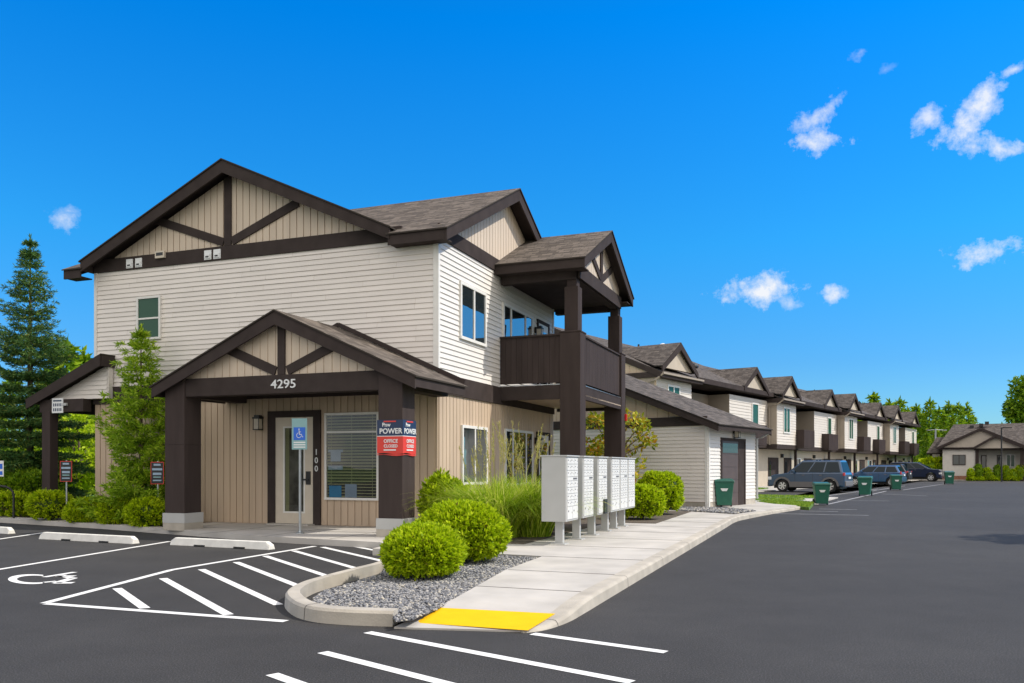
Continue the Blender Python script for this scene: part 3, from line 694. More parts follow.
def gableroof(parent, MP, a0, a1, bc, hw, zr, ze, mroof, over_ends=(True, True), barge=(True, True), bd=.31, fd=.23, sh='shingle', bl=None, br=None, soff=.0, fasc=(True, True)):
    """MP(a,b,z): a along the ridge, b across. bl, br override half widths"""
    hl = bl or hw; hr = br or hw; sl_ = (zr-ze)/hw
    zl = zr-sl_*hl; zrr = zr-sl_*hr
    m = MB(); m.slab([MP(a0-.03, bc-hl-.04, zl-.04*sl_), MP(a1+.03, bc-hl-.04, zl-.04*sl_), MP(a1+.03, bc, zr), MP(a0-.03, bc, zr)], .035)
    m.slab([MP(a1+.03, bc+hr+.04, zrr-.04*sl_), MP(a0-.03, bc+hr+.04, zrr-.04*sl_), MP(a0-.03, bc, zr), MP(a1+.03, bc, zr)], .035)
    m.build('roof', M_[sh], parent)
    s = MB()
    s.slab([MP(a0+.055, bc-hl+.04, zl+.04*sl_-.05), MP(a1-.055, bc-hl+.04, zl+.04*sl_-.05), MP(a1-.055, bc-.03, zr-.065), MP(a0+.055, bc-.03, zr-.065)], .07)
    s.slab([MP(a1-.055, bc+hr-.04, zrr+.04*sl_-.05), MP(a0+.055, bc+hr-.04, zrr+.04*sl_-.05), MP(a0+.055, bc+.03, zr-.065), MP(a1-.055, bc+.03, zr-.065)], .07)
    s.build('soffit', M_['dark'], parent)
    for k, (aa, on) in enumerate(((a0, barge[0]), (a1, barge[1]))):
        if not on: continue
        lo, hi = (aa, aa+.05) if k == 0 else (aa-.05, aa)
        for sg, h, z in ((-1, hl, zl), (1, hr, zrr)):
            m = MB(); z_ = [(bc, zr-.037), (bc+sg*h, z-.037), (bc+sg*h, z-.037-bd*.86), (bc, zr-.037-bd)]
            m.hexa([MP(lo, *z_[0]), MP(lo, *z_[1]), MP(lo, *z_[2]), MP(lo, *z_[3]), MP(hi, *z_[0]), MP(hi, *z_[1]), MP(hi, *z_[2]), MP(hi, *z_[3])])
            m.build('barge_board', M_['dark'], parent)
    for sg, h, z, on in ((-1, hl, zl, fasc[0]), (1, hr, zrr, fasc[1])):
        if not on: continue
        m = MB(); b0, b1 = sorted((bc+sg*h, bc+sg*(h-.045)))
        p = [MP(a0+.053, b0, z-.04-fd), MP(a1-.053, b0, z-.04-fd), MP(a1-.053, b1, z-.04-fd), MP(a0+.053, b1, z-.04-fd), MP(a0+.053, b0, z-.042), MP(a1-.053, b0, z-.042), MP(a1-.053, b1, z-.042), MP(a0+.053, b1, z-.042)]
        m.hexa(p); m.build('fascia', M_['dark'], parent)
        m = MB(); e0, e1 = sorted((bc+sg*(h-.05), bc+sg*(h-.62)))
        if soff: m.box(a0+.06, a1-.06, e0, e1, z-.04-fd+.02, z-.04-fd+.05, MP); m.build('eave_soffit', M_['dark'], parent)
AX = lambda a, b, z: (a, b, z)       # ridge along x
AY = lambda a, b, z: (b, a, z)       # ridge along y

# ------------------------------------------------------------------ main building
BLD = thing('apartment_building', 'two storey clapboard and tan board building with dark timber gables, porch and corner balcony', 'building', (BO.x, BO.y, 0), BROT)
W0, W1, DP = -10.3, 0.0, 8.56
core = MB(); core.box(W0, W1-.005, .005, DP, 0, 6.85); core.box(-10.62, W0+.01, .6, DP, 0, 6.6)
core.prism([(-.002, 6.8), (DP-.005, 6.8), (4.28, 8.85)], -.25, -.006, RT(0)); core.prism([(-10.4, 6.8), (-.9, 6.8), (-5.65, 8.9)], -.25, -.006, FR(0))
core.build('wall_core', M_['board'], BLD)
m = MB(); clap(m, FR(0), W0+.08, W1-.09, 3.68, 6.80); clap(m, LF(-10.62), .6, DP, 3.68, 6.5); clap(m, FR(.6), -10.62, W0, 3.68, 6.5); clap(m, BK(DP), W0, 0, 3.68, 6.8)
m.build('front_clapboard_wall', M_['siding'], BLD)
m = MB(); clap(m, RT(0), .09, DP-.09, 3.68, 6.80); m.build('side_clapboard_wall', M_['siding_s'], BLD)
m = MB(); boards(m, FR(0), W0, -4.62, .13, 3.22); boards(m, FR(0), -3.12, W1-.06, .13, 3.22); boards(m, FR(0), -4.6, -3.14, 2.9, 3.22)
boards(m, RT(0), .05, 6.8, .13, 3.22); boards(m, RT(0), 8.2, DP, .13, 3.22); boards(m, LF(-10.62), .6, DP, .13, 3.22); m.build('ground_floor_board_wall', M_['board'], BLD)
for M, a in ((FR(0), W0), (FR(0), W1-.09), (RT(0), -.044), (RT(0), DP-.09)):
    m = MB(); rect(m, M, a, a+.09, 3.68, 6.78, 0, .045); m.build('corner_board', M_['white'], BLD)
# belt course, gable bands
m = MB(); rect(m, FR(0), W0-.02, .06, 3.22, 3.68, .0, .06); rect(m, RT(0), -.001, DP, 3.22, 3.68, .0, .058); m.build('belt_trim', M_['dark'], BLD)
m = MB(); rect(m, FR(0), W0, -.9, 6.78, 7.12, 0, .055); m.build('gable_band', M_['dark'], BLD)
m = MB(); rect(m, RT(0), .0, DP, 6.76, 7.10, 0, .055); m.build('gable_band', M_['dark'], BLD)
fg = lambda x: 9.07-.46*abs(x+5.65)-.10
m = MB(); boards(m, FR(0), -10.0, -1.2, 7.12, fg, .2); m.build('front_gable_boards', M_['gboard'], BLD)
sg_ = lambda y: 9.07-.4954*abs(y-4.28)-.1
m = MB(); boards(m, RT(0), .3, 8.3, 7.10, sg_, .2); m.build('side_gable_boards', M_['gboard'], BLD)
m = MB(); rect(m, FR(0), -5.95, -5.74, 7.12, 8.85, .018, .06); bar(m, FR(0), (-5.98, 7.22), (-8.2, 8.02), .21, .018, .055); bar(m, FR(0), (-5.72, 7.22), (-3.75, 7.98), .21, .018, .055); m.build('gable_brace', M_['dark'], BLD)
gableroof(BLD, AX, -11.0, .42, 4.28, 4.68, 9.18, 6.88, None, soff=0, barge=(True, False), bl=4.15, fasc=(False, True))
zc = lambda y: 9.18-.4915*abs(y-4.28)
for xa, xb in ((-1.1, .45), (-11.03, -10.32)):
    m = MB(); m.slab([(xa, -.44, zc(-.44)), (xb, -.44, zc(-.44)), (xb, .12, zc(.12)), (xa, .12, zc(.12))], .035); m.build('roof', M_['shingle'], BLD)
    m = MB(); m.box(xa+.03, xb-.085, -.40, -.355, 6.60, 6.84); m.box(xa+.04, xb-.09, -.355, .0, 6.62, 6.65); m.build('fascia', M_['dark'], BLD)
for sg in (-1, 1):
    m = MB(); ye = 4.28+sg*4.68; q = [(4.28, 9.143), (ye, 6.843), (ye, 6.577), (4.28, 8.833)]
    m.hexa([(.37, *p) for p in q]+[(.42, *p) for p in q]); m.build('barge_board', M_['dark'], BLD)
gableroof(BLD, AY, -.42, 4.4, -5.72, 4.95, 9.18, 6.92, None, soff=0, barge=(True, False), bl=4.66, br=4.7, fasc=(True, False))
# little vents in the band and bird box
for x, z in ((-9.03, 6.93), (-8.72, 6.93), (-6.45, 6.93), (-6.16, 6.93)):
    m = MB(); rect(m, FR(0), x-.11, x+.11, z-.12, z+.12, .055, .075); rect(m, FR(0), x-.08, x+.08, z-.09, z+.02, .075, .10)
    o = m.build('wall_vent', M_['signwhite'], BLD); m = MB(); rect(m, FR(0), x-.05, x+.05, z-.07, z-.03, .10, .103); m.build('vent_slot', M_['black'], o)
m = MB(); rect(m, FR(0), -8.12, -7.82, 6.98, 7.16, .055, .12); o = m.build('vent_hood', M_['creamdoor'], BLD); m = MB(); rect(m, FR(0), -8.08, -7.86, 7.04, 7.12, .12, .125); m.build('vent_slot', M_['black'], o)
# windows
window(BLD, FR(0), -8.80, -8.0, 4.88, 6.02, hm=(5.44,), fw=.055, glass='glassg')
window(BLD, RT(0), 1.16, 2.78, 4.63, 6.02, vm=(2.0,), fw=.07)
window(BLD, RT(0), 4.0, 6.45, 4.9, 6.02, vm=(4.62, 5.8), fw=.07)
window(BLD, RT(0), 1.25, 2.85, 1.08, 2.55, vm=(2.05,), fw=.07, blinds=(.09, .03))
window(BLD, RT(0), 4.15, 6.45, 1.0, 2.58, vm=(4.75, 5.85), fw=.07, blinds=(.09, .045))
# office window
ow = window(BLD, FR(0), -2.98, -1.50, .74, 2.82, hm=(2.36,), fw=.055, glass='glassc', blinds=(.072, .026), name='office_window')
m = MB(); rect(m, FR(0), -2.86, -2.52, .80, 1.08, .038, .042); m.build('blue_notice', M_['cabrn'], ow)
m = MB(); rect(m, FR(0), -2.42, -2.10, .80, 1.12, .038, .042); m.build('grey_notice', M_['palebl'], ow)
m = MB(); rect(m, FR(0), -2.88, -2.48, 1.88, 1.94, .038, .046); rect(m, FR(0), -2.82, -2.54, 1.66, 1.88, .038, .042); rect(m, FR(0), -2.88, -2.48, 1.46, 1.56, .038, .046); m.build('hanging_decal', M_['palebl'], ow)
# balcony door and side door
def sidedoor(z0, z1, y0, y1, dark):
    m = MB(); rect(m, RT(0), y0-.1, y0, z0, z1, 0, .06); rect(m, RT(0), y1, y1+.1, z0, z1, 0, .06); rect(m, RT(0), y0-.1, y1+.1, z1, z1+.1, 0, .06)
    fr = m.build('door_frame', M_['dark'], BLD)
    m = MB(); rect(m, RT(0), y0, y1, z0, z1, 0, .035); d = m.build('door', M_['white'], BLD)
    m = MB(); rect(m, RT(0), y0+.16, y1-.16, z0+.4, z1-.22, .036, .042); m.build('pane', M_['glass'], d)
    m = MB(); rect(m, RT(0), y0+.05, y0+.10, z0+.95, z0+1.15, .035, .08); m.build('handle', M_['black'], d)
sidedoor(3.7, 5.95, 7.0, 7.95, 1); sidedoor(.13, 2.5, 7.0, 8.0, 1)
lantern(BLD, RT(.016), 6.75, 2.25); lantern(BLD, RT(.03), 6.72, 5.6)
# entrance door
m = MB(); rect(m, FR(0), -4.62, -4.40, .125, 2.9, 0, .07); rect(m, FR(0), -3.30, -3.10, .125, 2.9, 0, .07); rect(m, FR(0), -4.40, -3.30, 2.74, 2.9, 0, .07); df = m.build('door_frame', M_['dark'], BLD)
m = MB(); rect(m, FR(0), -4.40, -3.30, .125, .42, 0, .045); rect(m, FR(0), -4.40, -3.30, 2.5, 2.74, 0, .045); rect(m, FR(0), -4.40, -4.15, .42, 2.5, 0, .045); rect(m, FR(0), -3.56, -3.30, .42, 2.5, 0, .045)
dr = m.build('entrance_door', M_['creamdoor'], BLD)
m = MB(); rect(m, FR(0), -4.15, -3.56, .42, 2.5, .024, .03); m.build('pane', M_['glassc'], dr)
m = MB(); rect(m, FR(0), -4.17, -4.13, .40, 2.52, .03, .052); rect(m, FR(0), -3.58, -3.54, .40, 2.52, .03, .052); rect(m, FR(0), -4.13, -3.58, .40, .44, .03, .052); rect(m, FR(0), -4.13, -3.58, 2.48, 2.52, .03, .052); m.build('glass_bead', M_['white'], dr)
m = MB(); rect(m, FR(0), -4.15, -3.56, .42, 2.5, .004, .008); m.build('dim_interior', M_['room2'], dr)
m = MB(); rect(m, FR(0), -4.13, -4.02, .44, 2.48, .010, .016); m.build('curtain', M_['blind'], dr)
m = MB(); rect(m, FR(0), -3.50, -3.38, 1.10, 1.42, .045, .075); rect(m, FR(0), -3.62, -3.42, 1.2, 1.24, .075, .10); m.build('handle', M_['black'], dr)
m = MB(); rect(m, FR(0), -4.45, -3.25, .122, .15, .05, .35); m.build('threshold', M_['conc'], BLD)
for i, ch in enumerate('100'): text_obj('door_number', ch, .2, M_['signwhite'], BLD, (-3.2, -.072, 1.88-.2*i), (R(90), 0, 0))
lantern(BLD, FR(.016), -4.86, 2.62)

# porch
def post(x0, x1, y0, y1, z0, z1, base=None, name='porch_post'):
    m = MB(); m.box(x0, x1, y0, y1, z0+(base or 0), z1)
    m.box(x0-.006, x1+.006, y0-.006, y1+.006, z0+(base or 0)+1.55, z0+(base or 0)+1.565) if base else None
    o = m.build(name, M_['darkb'], BLD, bevel=.008)
    if base:
        c = MB(); c.box(x0-.035, x1+.035, y0-.035, y1+.035, z0+base*.42, z0+base+.01); c.build('base_trim', M_['mail'], o)
        c = MB(); c.box(x0-.03, x1+.03, y0-.03, y1+.03, z0-.02, z0+base*.42); c.build('footing', M_['kerb'], o)
    return o
post(-5.68, -5.13, -2.36, -1.82, .12, 3.45, .36); post(-.19, .36, -2.36, -1.82, .12, 3.45, .36)
m = MB(); m.box(-5.13, -.19, -2.33, -2.03, 3.10, 3.50); m.build('porch_beam', M_['dark'], BLD, bevel=.008)
for xa in (-5.60, -.06): m = MB(); m.box(xa, xa+.35, -1.82, -.06, 3.12, 3.45); m.build('porch_side_beam', M_['dark'], BLD)
m = MB(); m.box(-5.2, -.1, -2.03, -.02, 3.40, 3.44); m.build('porch_ceiling', M_['darkb'], BLD)
pg = lambda x: 4.83-.457*abs(x+2.62)-.08
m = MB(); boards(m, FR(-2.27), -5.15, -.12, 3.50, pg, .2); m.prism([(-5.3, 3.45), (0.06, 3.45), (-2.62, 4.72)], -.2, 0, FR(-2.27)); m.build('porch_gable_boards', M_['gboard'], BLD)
m = MB(); rect(m, FR(-2.27), -2.66, -2.48, 3.5, 4.62, .018, .06); bar(m, FR(-2.27), (-2.72, 3.58), (-3.95, 4.10), .2, .018, .055); bar(m, FR(-2.27), (-2.42, 3.58), (-1.17, 4.10), .2, .018, .055); m.build('gable_brace', M_['dark'], BLD)
gableroof(BLD, AY, -2.52, -.035, -2.60, 3.32, 4.86, 3.36, None, soff=0, barge=(True, False), bd=.28, fd=.2)
m = MB()
for s in (-1, 1): bar(m, FR(0), (-2.6, 4.93), (-2.6+s*3.3, 4.93-.452*3.3), .10, .03, .07)
m.build('wall_flashing', M_['dark'], BLD)
text_obj('house_number', '4295', .265, M_['signwhite'], BLD, (-2.50, -2.335, 3.29), (R(90), 0, 0), .012, sx=1.22)

# left side porch roof
m = MB(); m.box(-11.80, -11.50, -.40, -.14, .1, 3.05); o = m.build('side_porch_post', M_['darkb'], BLD, bevel=.008)
m = MB(); m.box(-11.92, -11.52, 2.2, 2.6, .1, 3.05); m.build('side_porch_post', M_['board'], BLD)
m = MB(); m.box(-11.9, -10.32, -.38, -.12, 3.02, 3.36); m.box(-11.9, -11.55, -.08, 2.2, 3.05, 3.33); m.build('side_porch_beam', M_['dark'], BLD)
m = MB(); clap(m, FR(-.2), -11.6, -9.6, 3.36, 4.2, clip=lambda z: (min(-9.7, -11.75+(z-3.36)/.42), -9.66)); m.prism([(-11.7, 3.36), (-9.62, 3.36), (-9.62, 4.2)], -.15, 0, FR(-.2)); m.build('side_porch_gable_wall', M_['siding'], BLD)
m = MB(); m.slab([(-12.3, 2.9, 3.38), (-12.3, -.5, 3.38), (-9.58, -.5, 4.52), (-9.58, 2.9, 4.52)], .04); m.build('roof', M_['shingle'], BLD)
m = MB(); m.prism([(-12.27, 3.345), (-12.27, 3.12), (-9.6, 4.19), (-9.6, 4.465)], .46, .51, FR(0)); m.build('barge_board', M_['dark'], BLD)
m = MB(); m.prism([(-12.2, 3.34), (-12.2, 3.26), (-9.62, 4.32), (-9.62, 4.42)], -2.8, .455, FR(0)); m.build('soffit', M_['dark'], BLD)
m = MB(); m.box(-9.62, -9.58, -.46, 0, 4.19, 4.47); m.build('roof_end_trim', M_['dark'], BLD)

# balcony
BX = 2.3
def bpost(y0, y1):
    m = MB(); m.box(BX-.56, BX, y0, y1, .12, 5.06); m.box(BX-.575, BX+.015, y0-.015, y1+.015, 5.06, 5.10); m.box(BX-.46, BX-.09, y0+.09, y1-.05, 5.10, 6.28); m.box(BX-.40, BX-.14, y0+.13, y1-.1, 6.28, 6.5)
    return m.build('balcony_post', M_['darkb'], BLD, bevel=.008)
p1 = bpost(3.76, 4.29); p2 = bpost(8.42, 8.95)
m = MB(); rect(m, RT(BX), 8.84, 8.94, 2.98, 3.2, 0, .06); m.build('fire_alarm', M_['alarm'], p2)
m = MB(); m.box(.0, BX-.02, 3.86, 8.85, 3.64, 3.70); m.build('balcony_deck', M_['darkb'], BLD)
m = MB(); m.box(.0, BX-.02, 3.90, 8.85, 3.42, 3.45); m.build('balcony_ceiling', M_['board'], BLD)
m = MB(); m.box(.06, BX-.56, 3.80, 3.90, 3.32, 3.69); m.box(BX-.12, BX-.02, 4.29, 8.42, 3.32, 3.66); m.box(.06, BX-.56, 8.8, 8.9, 3.32, 3.66); m.build('balcony_rim_beam', M_['dark'], BLD)
m = MB(); boards(m, FR(3.86), .03, BX-.56, 3.76, 5.0, .16, .006, .03); rect(m, FR(3.86), .03, BX-.56, 3.76, 5.0, -.03, 0)
boards(m, RT(BX-.10), 4.29, 8.42, 3.76, 5.0, .16, .006, .03); rect(m, RT(BX-.10), 4.29, 8.42, 3.76, 5.0, -.03, 0)
rect(m, BK(8.82), .03, BX-.56, 3.76, 5.0, -.03, .03); m.build('balcony_railing', M_['darkb'], BLD)
m = MB(); m.box(.03, BX-.56, 3.78, 3.92, 5.0, 5.045); m.box(BX-.17, BX-.03, 4.29, 8.42, 5.0, 5.045); m.build('handrail', M_['dark'], BLD)
m = MB(); m.box(.03, BX-.56, 3.80, 3.825, 3.70, 3.72); m.box(BX-.05, BX-.02, 4.29, 8.42, 3.68, 3.70); m.build('drip_edge', M_['metal'], BLD)
gableroof(BLD, AX, -.3, 2.52, 6.25, 2.85, 8.33, 6.93, None, soff=1, barge=(False, True), bd=.30, fd=.24)
m = MB(); m.box(.06, BX-.14, 3.82, 4.05, 6.46, 6.70); m.box(BX-.38, BX-.14, 3.82, 8.86, 6.50, 6.70); m.box(.06, BX-.14, 8.6, 8.85, 6.46, 6.70); m.build('balcony_roof_beam', M_['dark'], BLD)
m = MB(); m.box(.02, BX-.15, 3.9, 8.8, 6.62, 6.66); m.build('balcony_roof_ceiling', M_['dark'], BLD)
bg_ = lambda y: 8.33-.491*abs(y-6.25)-.1
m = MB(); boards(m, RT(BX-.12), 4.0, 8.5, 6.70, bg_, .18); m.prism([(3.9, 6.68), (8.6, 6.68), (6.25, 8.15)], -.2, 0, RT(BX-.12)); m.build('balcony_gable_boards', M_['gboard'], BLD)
m = MB(); rect(m, RT(BX-.12), 3.9, 8.6, 6.5, 6.86, .018, .07); m.build('gable_band', M_['dark'], BLD)
m = MB(); rect(m, RT(BX-.12), 6.14, 6.36, 6.86, 8.0, .018, .06); bar(m, RT(BX-.12), (6.2, 6.95), (5.0, 7.5), .2, .018, .055); bar(m, RT(BX-.12), (6.3, 6.95), (7.5, 7.5), .2, .018, .055); m.build('gable_brace', M_['dark'], BLD)
# ------------------------------------------------------------------ wheel stops
for x0, x1, y0, y1, lab in ((-11.9, -9.02, -3.1, -3.5, 'white concrete wheel stop cut by the left edge, beside the curved black hoop'),
                            (-7.25, -4.5, -4.2, -4.38, 'white concrete wheel stop in front of the clipped hedge and young fir'),
                            (-3.68, -1.25, -4.27, -4.40, 'white concrete wheel stop in front of the porch and glazed door')):
    p = Vector(B(x0, y0)); q = Vector(B(x1, y1)); L = (q-p).length
    mb = MB(); pr_ = [(-.10, 0), (.10, 0), (.085, .05), (.055, .15), (-.055, .15), (-.085, .05)]
    def S(x, s): return [(x, a*s, (h if h > .01 else 0)) for a, h in pr_]
    A = [(0, a, h) for a, h in pr_]; C = [(.10, a*.9, h) for a, h in pr_]; D = [(L-.10, a*.9, h) for a, h in pr_]; E_ = [(L, a, h) for a, h in pr_]
    A = [(0, a*.9, h*.62) for a, h in pr_]; E_ = [(L, a*.9, h*.62) for a, h in pr_]
    secs = [A, C, D, E_]
    for s, t in zip(secs[:-1], secs[1:]):
        for k in range(6): mb.face([s[k], s[(k+1) % 6], t[(k+1) % 6], t[k]])
    mb.face(A[::-1]); mb.face(E_)
    o = mb.build('wheel_stop', M_['stopc'], bevel=.012, weld=True); o.location = (*p, .003); o.rotation_euler = (0, 0, math.atan2(q.y-p.y, q.x-p.x))
    tag(o, lab, 'wheel stop', 'concrete wheel stops at the head of the parking bays')
    m = MB()
    for k in (.26, .66): m.box(L*k, L*k+.26, -.103, -.085, .004, .035)
    m.build('drain_slot', M_['black'], o)

# ------------------------------------------------------------------ mailboxes
def mailbox():
    t = thing('cluster_mailbox', '', 'mailbox', (0, 0, 0), BROT, 'grey cluster mailboxes on the walk')
    m = MB(); m.box(-.46, 0, 0, .78, .43, 1.60); o = m.build('cabinet', M_['mail'], t, bevel=.008)
    m = MB(); m.box(-.48, .03, -.015, .795, 1.60, 1.625); m.build('cabinet_top', M_['mail'], t, bevel=.004)
    m = MB(); m.box(-.30, -.15, .30, .40, .02, .43); m.build('pedestal', M_['mail'], t, bevel=.006)
    m = MB(); m.box(-.36, -.09, .22, .48, .0, .02); m.build('base_plate', M_['mail'], t)
    rows = [(1.47, 1.575), (1.355, 1.46), (1.24, 1.345), (None, 1.17), (1.05, 1.155), (.935, 1.04), (.82, .925), (.705, .81)]
    for z0, z1 in rows:
        if z0 is None: continue
        for y0 in (.06, .285, .51):
            m = MB(); m.box(0, .012, y0, y0+.215, z0, z1); m.box(.012, .0135, y0+.03, y0+.075, z0+.055, z0+.075, mi=1); m.box(.012, .0145, y0+.17, y0+.185, z0+.04, z0+.06, mi=1); m.build('mail_door', [M_['maildoor'], M_['maillabel']], t)
    m = MB(); m.box(0, .012, .06, .725, 1.165, 1.23); m.box(.012, .016, .42, .66, 1.185, 1.215, mi=1); m.build('outgoing_slot_door', [M_['maildoor'], M_['maillabel']], t)
    for y0 in (.06, .40):
        m = MB(); m.box(0, .012, y0, y0+.325, .47, .695); m.box(.012, .0145, y0+.28, y0+.295, .57, .60, mi=1); m.box(.012, .0145, y0+.05, y0+.09, .6, .63, mi=1); m.build('parcel_door', [M_['maildoor'], M_['maillabel']], t)
    return t
labs = ['nearest grey cluster mailbox of the row, its whole blank side towards the parking lot', 'second cluster mailbox from the parking lot, right behind the nearest one',
        'grey cluster mailbox with a black lock plate hanging low on its doors', 'grey cluster mailbox next beyond the one with the black lock plate',
        'second to last cluster mailbox before the round green shrubs', 'last cluster mailbox of the row, closest to the round green shrubs']
m0 = mailbox()
for i, y in enumerate((-2.98, -1.88, -.78, .34, 1.13, 1.93)):
    t = m0 if i == 0 else copy_tree(m0)
    t.location = (*B(3.97, y), .12); t['label'] = labs[i]; t.rotation_euler = (0, 0, BROT)
    if i == 2:
        for (n, mm, bx) in (('lock_plate', 'black', (.013, .05, .40, .62, .44, .74)),):
            m = MB(); m.box(*bx); m.build(n, M_[mm], t)

# ------------------------------------------------------------------ signs and banner
def sign(px_y, label, cat, build, group=None):
    t = thing('parking_sign', label, cat, (px_y[0], px_y[1], .08), BROT*.35, group); build(t); return t
def parking(t):
    m = MB(); m.tube([(0, 0, 0), (0, 0, 1.62)], .022, 8); m.build('pole', M_['metal'], t)
    m = MB(); rect(m, FR(-.024), -.17, .17, 1.06, 1.60, 0, .004); p = m.build('panel', M_['red'], t)
    m = MB(); rect(m, FR(-.028), -.155, .155, 1.075, 1.585, 0, .003); m.build('black_field', M_['black'], p)
    m = MB()
    for z, w_, h_ in ((1.53, .09, .045), (1.42, .13, .05), (1.31, .11, .055), (1.15, .11, .03)): rect(m, FR(-.031), -w_, w_, z-h_/2, z+h_/2, 0, .002)
    m.build('letter_lines', M_['palebl'], p)
    m = MB(); rect(m, FR(-.031), -.10, .10, 1.215, 1.245, 0, .002); m.build('letter_line', M_['teal'], p)
sg = 'black parking signs with red edges among the hedge'
t = sign((-11.72, 22.0), 'black parking sign with red edge beside the side porch post', 'parking sign', parking, sg)
t2 = copy_tree(t); t2.location = (-8.60, 20.3, .05); t2['label'] = 'black parking sign with red edge between the young fir and the left porch post'
def ada(t):
    m = MB(); m.tube([(0, 0, 0), (0, 0, 2.42)], .028, 10); m.build('pole', M_['metal'], t)
    m = MB(); m.lathe([(.09, 0), (.09, .015), (.035, .03), (.03, .05)], (0, 0, 0)); m.build('base_plate', M_['metal'], t)
    m = MB(); rect(m, FR(-.03), -.17, .17, 1.78, 2.44, 0, .004); p = m.build('panel', M_['teal'], t)
    m = MB(); rect(m, FR(-.034), -.13, .13, 1.98, 2.25, 0, .003); m.build('blue_field', M_['blue'], p)
    m = MB(); wheelchair(m, lambda x, y: (x*.13-.01, -.0385, 2.08+y*.13), .07); m.build('wheelchair_symbol', M_['signwhite'], p)
    m = MB()
    for z in (1.93, 1.88, 1.83): rect(m, FR(-.034), -.13, .13, z-.012, z+.012, 0, .002)
    m.build('letter_lines', M_['signwhite'], p)
t = thing('accessible_parking_sign', 'blue wheelchair parking sign on a galvanised pole before the glazed door', 'parking sign', (-4.50, 17.75, .12), BROT*.4); ada(t)
t = thing('parking_sign', 'blue and white sign panel cut by the left edge of the picture', 'parking sign', (-13.78, 22.4, .05), 0)
m = MB(); m.tube([(0, 0, 0), (0, 0, 1.7)], .022, 8); m.build('pole', M_['black'], t)
m = MB(); rect(m, FR(-.03), -.18, .18, 1.22, 1.64, 0, .004); p = m.build('panel', M_['signwhite'], t)
m = MB(); rect(m, FR(-.034), -.15, .15, 1.26, 1.36, 0, .003); rect(m, FR(-.034), -.15, .15, 1.42, 1.56, 0, .003); m.build('blue_band', M_['blue'], p)
t = thing('bike_hoop', 'curved black metal hoop standing in the planting at the left edge', 'bike rack', (-13.85, 22.9, .05), 0)
m = MB(); m.tube([(-.5, 0, 0), (-.5, 0, .7)]+[(-.15+.35*math.cos(a), 0, .7+.25*math.sin(a)) for a in [math.pi*(1-k/8) for k in range(9)]]+[(.2, 0, 0)], .03, 8); m.build('hoop', M_['black'], t)
t = thing('notice_sign', 'white notice board with rows of dark squares on the side porch beam', 'sign', (*B(-11.22, -.385), 3.19), BROT)
m = MB(); m.box(-.20, .20, -.02, 0, -.20, .20)
for z in (.02, -.11):
    for k in range(5): m.box(-.15+k*.065, -.115+k*.065, -.024, -.02, z-.04, z+.04, mi=1)
m.box(-.15, .15, -.024, -.02, .11, .15, mi=1); m.build('panel', [M_['signwhite'], M_['navy']], t)
m = MB(); m.box(.22, .36, -.06, 0, -.01, .06); m.build('lamp_arm', M_['mail'], t)
# banner wrapped round the right porch post
t = thing('wrapped_banner', 'navy and red vinyl banner reading Power and Office, wrapped round the right porch post', 'banner', (*B(.085, -2.09), 0), BROT)
hx, hy = .295, .285; z0, zm, z1 = 1.80, 2.16, 2.48
def ring(nm, za, zb, m_, off=.0, par=None):
    mb = MB(); n = [(-hx-off, -hy-off), (hx+off, -hy-off), (hx+off, hy+off)]
    for a, b in zip(n[:-1], n[1:]):
        d = Vector((b[0]-a[0], b[1]-a[1])).normalized(); K = 8
        for k in range(K):
            p = (a[0]+(b[0]-a[0])*k/K, a[1]+(b[1]-a[1])*k/K); q = (a[0]+(b[0]-a[0])*(k+1)/K, a[1]+(b[1]-a[1])*(k+1)/K)
            za0 = za+(.014*math.sin(k*.8) if za < 1.9 else 0); za1 = za+(.014*math.sin((k+1)*.8) if za < 1.9 else 0)
            mb.face([(*p, za0), (*q, za1), (*q, zb), (*p, zb)])
    return mb.build(nm, M_[m_], par or t)
ring('navy_band', zm, z1, 'navy'); rb = ring('red_band', z0, zm-.012, 'red'); ring('white_stripe', zm-.012, zm, 'signwhite'); ring('rope_tie', 1.765, 1.785, 'red', .004)
for rot, fx, w_ in (((R(90), 0, 0), lambda x: (x, -hy-.006), 1), ((R(90), 0, R(90)), lambda y: (hx+.006, y), 1)):
    for s, z, sz, mm in (('Pnw', 2.38, .11, 'signwhite'), ('POWER', 2.25, .15, 'signwhite'), ('OFFICE', 2.05, .10, 'signwhite'), ('CLOSED', 1.95, .085, 'signwhite')):
        x, y = fx(-.08 if s == 'Pnw' else .02); text_obj('banner_lettering', s, sz, M_[mm], t, (x, y, z), rot, .001)
    x, y = fx(0); m = MB()
    if rot[2] == 0: m.box(-.14, .14, y-.002, y, 2.435, 2.462)
    else: m.box(x, x+.002, -.14, .14, 2.435, 2.462)
    m.build('red_strip', M_['red'], t); m = MB()
    if rot[2] == 0: m.box(-.14, .14, y-.002, y, 1.86, 1.885)
    else: m.box(x, x+.002, -.14, .14, 1.86, 1.885)
    m.build('small_print', M_['signwhite'], t)

